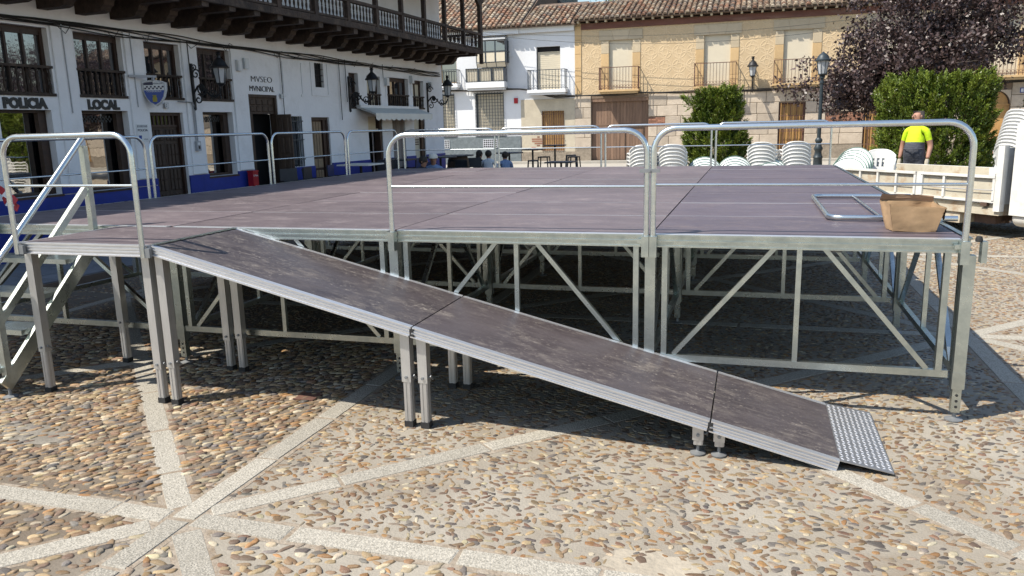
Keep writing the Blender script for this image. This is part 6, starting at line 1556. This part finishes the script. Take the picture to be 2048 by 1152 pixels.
seated('person with bare arms seated right of the white shirt', (-7.95,16.9,-0.24), R(215), 'bluecloth', 'darkcloth', 'hair', False, 0.05)
seated('person in dark blue sitting in the shade of the large bush', (5.55,20.6,-0.05), R(10), 'bluecloth', 'darkcloth', 'hair', False, 0.05)

# ================================================================== TERRACE FURNITURE
def dark_chair(loc, rz, label, mt='chairdark', seat=0.46):
    t = thing('terrace_chair', label, 'chair', loc, rz, 'terrace chairs')
    MB().bx(-.21,.21,-.21,.21,seat-.02,seat+.01).build('seat',mt,t)
    for s_ in (-1,1):
        MB().tube([(s_*.20,-.20,0),(s_*.19,-.19,seat-.02)],0.013,6).build('leg','iron',t); MB().tube([(s_*.20,.22,0),(s_*.19,.20,seat),(s_*.19,.25,0.86)],0.013,6).build('leg','iron',t)
        MB().tube([(s_*.19,.22,.66),(s_*.23,0,.67),(s_*.22,-.2,.64),(s_*.2,-.2,seat)],0.012,6).build('armrest','iron',t)
    MB().bx(-.19,.19,.215,.24,.64,.88).build('backrest',mt,t)
    return t
def terrace_table(loc, label, r=0.38, z=0.74, square=False):
    t = thing('terrace_table', label, 'table', loc, 0, 'terrace tables')
    (MB().bx(-r,r,-r,r,z-.03,z) if square else MB().lathe([(r,z-.03),(r,z)],(0,0,0),24)).build('top','cloth_awning' if label.endswith('museum wall') else 'chairdark',t)
    MB().tube([(0,0,0.02),(0,0,z-.03)],0.03,8).build('column','iron',t)
    for k in range(4): a_ = math.pi/4+k*math.pi/2; MB().tube([(0,0,.16),(r*.5*math.cos(a_),r*.5*math.sin(a_),.06),(r*.75*math.cos(a_),r*.75*math.sin(a_),0.012)],0.014,6).build('foot','iron',t)
def stool(loc, label, hgt=0.75):
    t = thing('bar_stool', label, 'stool', loc, R(random.uniform(-15,15)), 'metal bar stools')
    MB().bx(-.155,.155,-.155,.155,hgt-.035,hgt).build('seat','chairdark',t)
    for a in (-1,1):
        for b in (-1,1): MB().bar((a*.14,b*.14,hgt-.035),(a*.20,b*.20,0),0.035,0.012).build('leg','chairdark',t)
    MB().bx(-.18,.18,-.188,-.176,.25,.27).bx(-.18,.18,.176,.188,.25,.27).build('footrest','chairdark',t)
gz = 0.0; pz = 0.112
def tall_chair(loc, rz, label, mt='chairdark'):
    o_ = dark_chair(loc, rz, label, mt, 0.50); o_.scale = (0.95,0.95,1.08); return o_
tall_chair((-9.60,8.45,pz),R(60),'dark terrace chair standing by the barred window')
tall_chair((-9.50,9.15,pz),R(95),'dark terrace chair before the pale panelled door')
tall_chair((-9.42,9.95,pz),R(100),'blue terrace chair at the left end of the first square table','chairblue')
terrace_table((-9.36,10.75,pz),'pale square terrace table below the bare museum wall',0.38,0.93,True)
tall_chair((-9.33,11.55,pz),R(-80),'dark terrace chair at the right end of the first square table')
tall_chair((-9.05,11.2,pz),R(10),'dark terrace chair on the stage side of the first square table')
terrace_table((-9.26,12.45,pz),'pale square terrace table under the awning',0.36,0.95,True)
tall_chair((-9.2,13.15,pz),R(-100),'blue terrace chair under the awning nearest the seated pair','chairblue')
tall_chair((-9.55,13.0,pz),R(60),'dark terrace chair against the curtained door')
tall_chair((-9.1,14.2,pz),R(120),'blue terrace chair by the last museum door','chairblue')
terrace_table((-8.75,13.9,gz),'round terrace table beside the wine barrel',0.42,1.06)
tall_chair((-8.75,13.1,gz),R(20),'blue terrace chair behind the man in the cap','chairblue')
tall_chair((-8.3,14.5,gz),R(170),'dark terrace chair between round table and barrel')
t = thing('wine_barrel', 'dark wooden wine barrel used as a table at the terrace', 'barrel', (-8.65,14.9,0))
MB().lathe([(0.24,0),(0.29,0.2),(0.315,0.45),(0.315,0.6),(0.29,0.85),(0.25,1.02),(0.23,1.03)],(0,0,0),20).build('staves','wood_door',t)
for z_, r_ in ((0.12,0.275),(0.32,0.307),(0.72,0.308),(0.92,0.277)): MB().lathe([(r_,-.02),(r_+.004,-.02),(r_+.004,.02),(r_,.02)],(0,0,z_),20).build('hoop','iron',t)
MB().lathe([(0.42,1.03),(0.42,1.06)],(0,0,0),24).build('top','chairdark',t)
tall_chair((-8.55,15.9,gz),R(200),'dark terrace chair right of the wine barrel')
terrace_table((-8.05,17.6,gz),'round iron terrace table behind the person in the white shirt',0.42,1.02)
terrace_table((-7.55,18.4,gz),'tall narrow bar table with black top nearest the grey plinth',0.33,1.08)
terrace_table((-7.05,19.2,gz),'tall bar table with pale top before the beige house',0.36,1.18)
stool((-7.35,17.7,gz),'black metal bar stool left of the tall tables',0.78)
stool((-7.25,18.6,gz),'black metal bar stool between the two tall tables',0.85)
stool((-6.65,19.7,gz),'black metal bar stool right of the pale topped table',0.85)
stool((-6.45,19.2,gz),'black metal bar stool farthest right of the terrace',0.82)
terrace_table((-6.15,16.2,gz),'low pale square table at the edge of the terrace shade',0.38,0.80,True)
# ================================================================== PLANTS
def leaf_mesh(name, P, D, Sz, col, wid=0.35):
    """pointed leaves: positions P, directions D (n,3), lengths Sz, colours"""
    n = len(P); up = RNG.normal(0,1,(n,3)); D = D/np.linalg.norm(D,axis=1,keepdims=True)
    s_ = np.cross(D,up); s_ /= np.linalg.norm(s_,axis=1,keepdims=True)+1e-9
    L = Sz[:,None]; w_ = L*wid
    V = np.stack([P, P+D*L*0.5+s_*w_, P+D*L, P+D*L*0.5-s_*w_],1).reshape(-1,3)
    me = bpy.data.meshes.new(name); me.vertices.add(len(V)); me.vertices.foreach_set('co', V.astype(np.float32).ravel())
    me.loops.add(4*n); me.loops.foreach_set('vertex_index', np.arange(4*n,dtype=np.int32)); me.polygons.add(n)
    me.polygons.foreach_set('loop_start', (np.arange(n)*4).astype(np.int32)); me.update(calc_edges=True)
    at = me.color_attributes.new('Col','FLOAT_COLOR','POINT'); at.data.foreach_set('color', np.concatenate([np.repeat(col,4,0),np.ones((4*n,1))],1).astype(np.float32).ravel())
    me.materials.append(MT['grassgreen']); return me
def limb(q, a, b, r0, r1, n=5, wob=0.05):
    a = Vector(a); b = Vector(b); L = (b-a).length
    pts = [a.lerp(b,i/n)+Vector((random.uniform(-wob,wob)*L*(0<i<n),random.uniform(-wob,wob)*L*(0<i<n),0)) for i in range(n+1)]
    q.tube(pts, [r0+(r1-r0)*i/n for i in range(n+1)], 7); return pts
def conifer(label, loc, shape, hgt, n_spray, seed, sq=1.0):
    """clipped conifer: upright feathery sprays all over a solid of radius shape(z/h)"""
    rng = np.random.default_rng(seed); t = thing('conifer_bush', label, 'bush', loc)
    area = n_spray/15000
    nt_ = int(n_spray/46); v = rng.uniform(0.0,1.0,nt_)**0.9; ang = rng.uniform(0,2*np.pi,nt_)
    dep = 1-rng.uniform(0,1,nt_)**2.5*0.38
    c_, s_ = np.cos(ang), np.sin(ang); k = (np.abs(c_)**sq+np.abs(s_)**sq)**(-1/sq)
    r = np.array([shape(x) for x in v])*dep*k*(1+0.05*np.sin(ang*5+v*9))
    topm = rng.uniform(0,1,nt_) < 0.15; r[topm] *= rng.uniform(0,1,topm.sum())**0.5; v[topm] = 0.90+0.07*rng.uniform(0,1,topm.sum())
    T0 = np.stack([r*c_, r*s_, v*hgt*0.96],1); out = np.stack([c_,s_,np.zeros(nt_)],1)
    TD = out*0.6+np.array([0,0,1.0])*(0.70+0.45*v[:,None])+rng.normal(0,0.22,(nt_,3)); TD /= np.linalg.norm(TD,axis=1,keepdims=True)
    TL = rng.uniform(0.20,0.50,nt_); thue = rng.uniform(0,1,nt_)
    ti = rng.integers(0,nt_,n_spray); u_ = rng.uniform(0,1,n_spray)
    P = T0[ti]+TD[ti]*(TL[ti]*u_)[:,None]+rng.normal(0,0.062,(n_spray,3))*(1.12-u_)[:,None]
    D = TD[ti]+rng.normal(0,0.38,(n_spray,3))*(1.1-0.6*u_)[:,None]; D /= np.linalg.norm(D,axis=1,keepdims=True)
    m_ = 7; tip = np.linspace(0,1,m_); spl = rng.uniform(0.07,0.15,n_spray)
    PP = np.repeat(P,m_,0)+np.repeat(D*spl[:,None],m_,0)*np.tile(tip,n_spray)[:,None]
    DD = np.repeat(D,m_,0)+rng.normal(0,0.40,(n_spray*m_,3))
    sz = np.repeat(spl,m_)*0.55*(1.15-0.5*np.tile(tip,n_spray))
    hue = np.clip(thue[ti]*0.55+u_*0.5,0,1); base = np.stack([0.045+0.155*hue,0.095+0.160*hue,0.013+0.014*hue],1)
    col = np.repeat(base,m_,0)*rng.uniform(0.75,1.25,(n_spray*m_,1))
    brown = rng.uniform(0,1,n_spray*m_) < 0.02; col[brown] = (0.16,0.10,0.05)
    put('crown', leaf_mesh('crown',PP,DD,sz,col,0.22), t)
    q = MB(); q.tube([(0,0,-0.02),(0.02,0,hgt*0.4),(0,0.01,hgt*0.85)],[0.09,0.06,0.02],8)
    for k_ in range(26):
        a_ = random.uniform(0,6.28); z_ = random.uniform(0.15,0.85); rr = shape(z_)*0.75; limb(q,(0,0,hgt*z_*0.9),(rr*math.cos(a_),rr*math.sin(a_),hgt*min(1,z_+0.08)),0.022,0.006,3)
    q.build('trunk','bark',t)
conifer('round clipped green conifer in front of the stone wall beside the gate', (-2.13,18.3,0), lambda v: 0.78*(0.72+0.62*v if v < 0.45 else 1.0)*(1 if v < 0.55 else max(0.12,1-((v-0.55)/0.50)**1.9)), 2.45, 18000, 5)
conifer('large square clipped green conifer behind the man in yellow', (3.35,18.3,0), lambda v: 1.16*(0.90+0.10*v)*(1 if v < 0.90 else max(0.55,1-(v-0.90)*2.2)), 2.62, 34000, 6, 3.2)
# purple leaved plum
t = thing('purple_plum_tree', 'purple leaved plum tree with a wide crown before the tan house', 'tree', (3.72,23.6,0))
q = MB(); tips = []; rng = np.random.default_rng(9)
main = limb(q,(0,0,-0.05),(0.05,0,2.0),0.16,0.11,5,0.01)
cent = Vector((0.0,0.0,4.15))
for k in range(11):
    a_ = k*2.4+0.3; up = random.uniform(0.1,1.0); L = random.uniform(1.7,2.7)
    d_ = Vector((math.cos(a_)*(1.25-0.75*up)*1.15,math.sin(a_)*(1.0-0.6*up),0.35+up*1.1)); e = Vector((0.05,0,1.9+0.05*k))+d_*L*0.85
    p1 = limb(q,(0.05,0,1.75+0.04*k),e,0.06,0.02,6,0.05); tips.append(e)
    for j in range(8):
        b_ = p1[random.randint(2,6)]; dd = Vector((random.gauss(0,1),random.gauss(0,0.9),random.gauss(0.25,0.8))).normalized()*random.uniform(0.6,1.25)
        e2 = b_+dd; limb(q,b_,e2,0.018,0.006,4,0.08); tips.append(e2)
        for m_ in range(3):
            e3 = e2+Vector((random.gauss(0,1),random.gauss(0,1),random.gauss(0,0.8)))*0.30; limb(q,e2,e3,0.007,0.003,2); tips.append(e3)
q.build('trunk','bark',t)
# extra clump centres filling the crown's outline
def in_crown(p): return ((p[0])/3.25)**2+(p[1]/2.3)**2+((p[2]-4.25)/2.55)**2 < 1
C_ = [tuple(p) for p in tips if in_crown(p)]
while len(C_) < 560:
    p = (rng.uniform(-3.2,3.2),rng.uniform(-2.2,2.2),rng.uniform(1.75,6.7))
    if in_crown(p) and not (p[0] < -2.0 and p[2] < 2.4 and rng.uniform() < 0.25) and not (p[0] < -0.9 and p[2] > 3.6 and rng.uniform() < 0.86): C_.append(p)
for _ in range(70):
    g_ = rng.normal(0,0.45,3); C_.append((-1.85+g_[0]*1.5,-0.6+g_[1],2.55+g_[2]*0.8))
C_ = np.array(C_); n = 46000; ci = rng.integers(0,len(C_),n)
P = C_[ci]+rng.normal(0,0.155,(n,3))*np.array([1.15,1.1,0.9]); D = rng.normal(0,1,(n,3))+np.array([0,0,-0.25]); sz = rng.uniform(0.085,0.15,n)
hue = rng.uniform(0,1,(n,1)); col = (np.array([[0.058,0.037,0.038]])*(1-hue)+np.array([[0.105,0.068,0.062]])*hue)*rng.uniform(0.6,1.35,(n,1))
put('crown', leaf_mesh('crown',P,D,sz,col,0.32), t)
# green trees: one reaching in at the right edge, others over the roofs
def leafy(label, loc, hgt, rad, n, seed, base=(0.07,0.11,0.03), lo=0.3):
    rng = np.random.default_rng(seed); t = thing('green_tree', label, 'tree', loc)
    q = MB(); limb(q,(0,0,-0.05),(0,0,hgt*lo),0.03*hgt,0.02*hgt,4,0.02); cl = []
    for k in range(16):
        a_ = k*2.4; L = rad*random.uniform(.5,1); e = (math.cos(a_)*L,math.sin(a_)*L,hgt*(lo+(1-lo)*random.uniform(0.1,0.95))); limb(q,(0,0,hgt*lo*0.95),e,0.009*hgt,0.003*hgt,4,0.05); cl.append(e)
    q.build('trunk','bark',t)
    while len(cl) < 120:
        u_ = rng.normal(0,1,3); u_ /= np.linalg.norm(u_); u_ *= rng.uniform(0,1)**0.4; cl.append((u_[0]*rad,u_[1]*rad,hgt*(lo+(1-lo)*0.5)+u_[2]*hgt*(1-lo)*0.5))
    cl = np.array(cl); ci = rng.integers(0,len(cl),n); P = cl[ci]+rng.normal(0,rad*0.11,(n,3)); D = rng.normal(0,1,(n,3))
    hue = rng.uniform(0.7,1.4,(n,1)); put('crown', leaf_mesh('crown',P,D,rng.uniform(0.04,0.08,n)*hgt*0.35,np.array([base])*hue,0.34), t)
leafy('green leafy tree whose branches enter at the right edge of the picture', (8.1,24.0,0), 3.6, 1.05, 3500, 21, lo=0.32)
leafy('tall pale green tree just showing over the tan house roof', (-8.0,46.5,0), 10.6, 3.0, 6000, 22, (0.12,0.16,0.07), 0.5)
# broken bits: dark metal cover set in the paving
mb = MB(); mb.bx(-4.05,-3.90,-0.60,-0.47,0.004,0.011); one(mb, 'metal_cover', 'rust', 'small dark metal cover set among the pebbles beside the granite strip', 'cover')

# planting farther right, outside the picture but mirrored in the police windows
conifer('clipped green conifer right of the picture edge', (8.6,18.6,0), lambda v: 0.85*(0.75+0.5*v if v < 0.5 else 1.0)*(1 if v < 0.6 else max(0.1,1-((v-0.6)/0.45)**2)), 2.7, 5000, 15)
leafy('dark purple tree right of the picture edge', (13.5,22.5,0), 6.2, 3.0, 9000, 33, (0.06,0.038,0.042), 0.28)
leafy('second dark purple tree farther right of the picture', (19.5,24.5,0), 6.4, 3.1, 8000, 34, (0.06,0.038,0.042), 0.28)
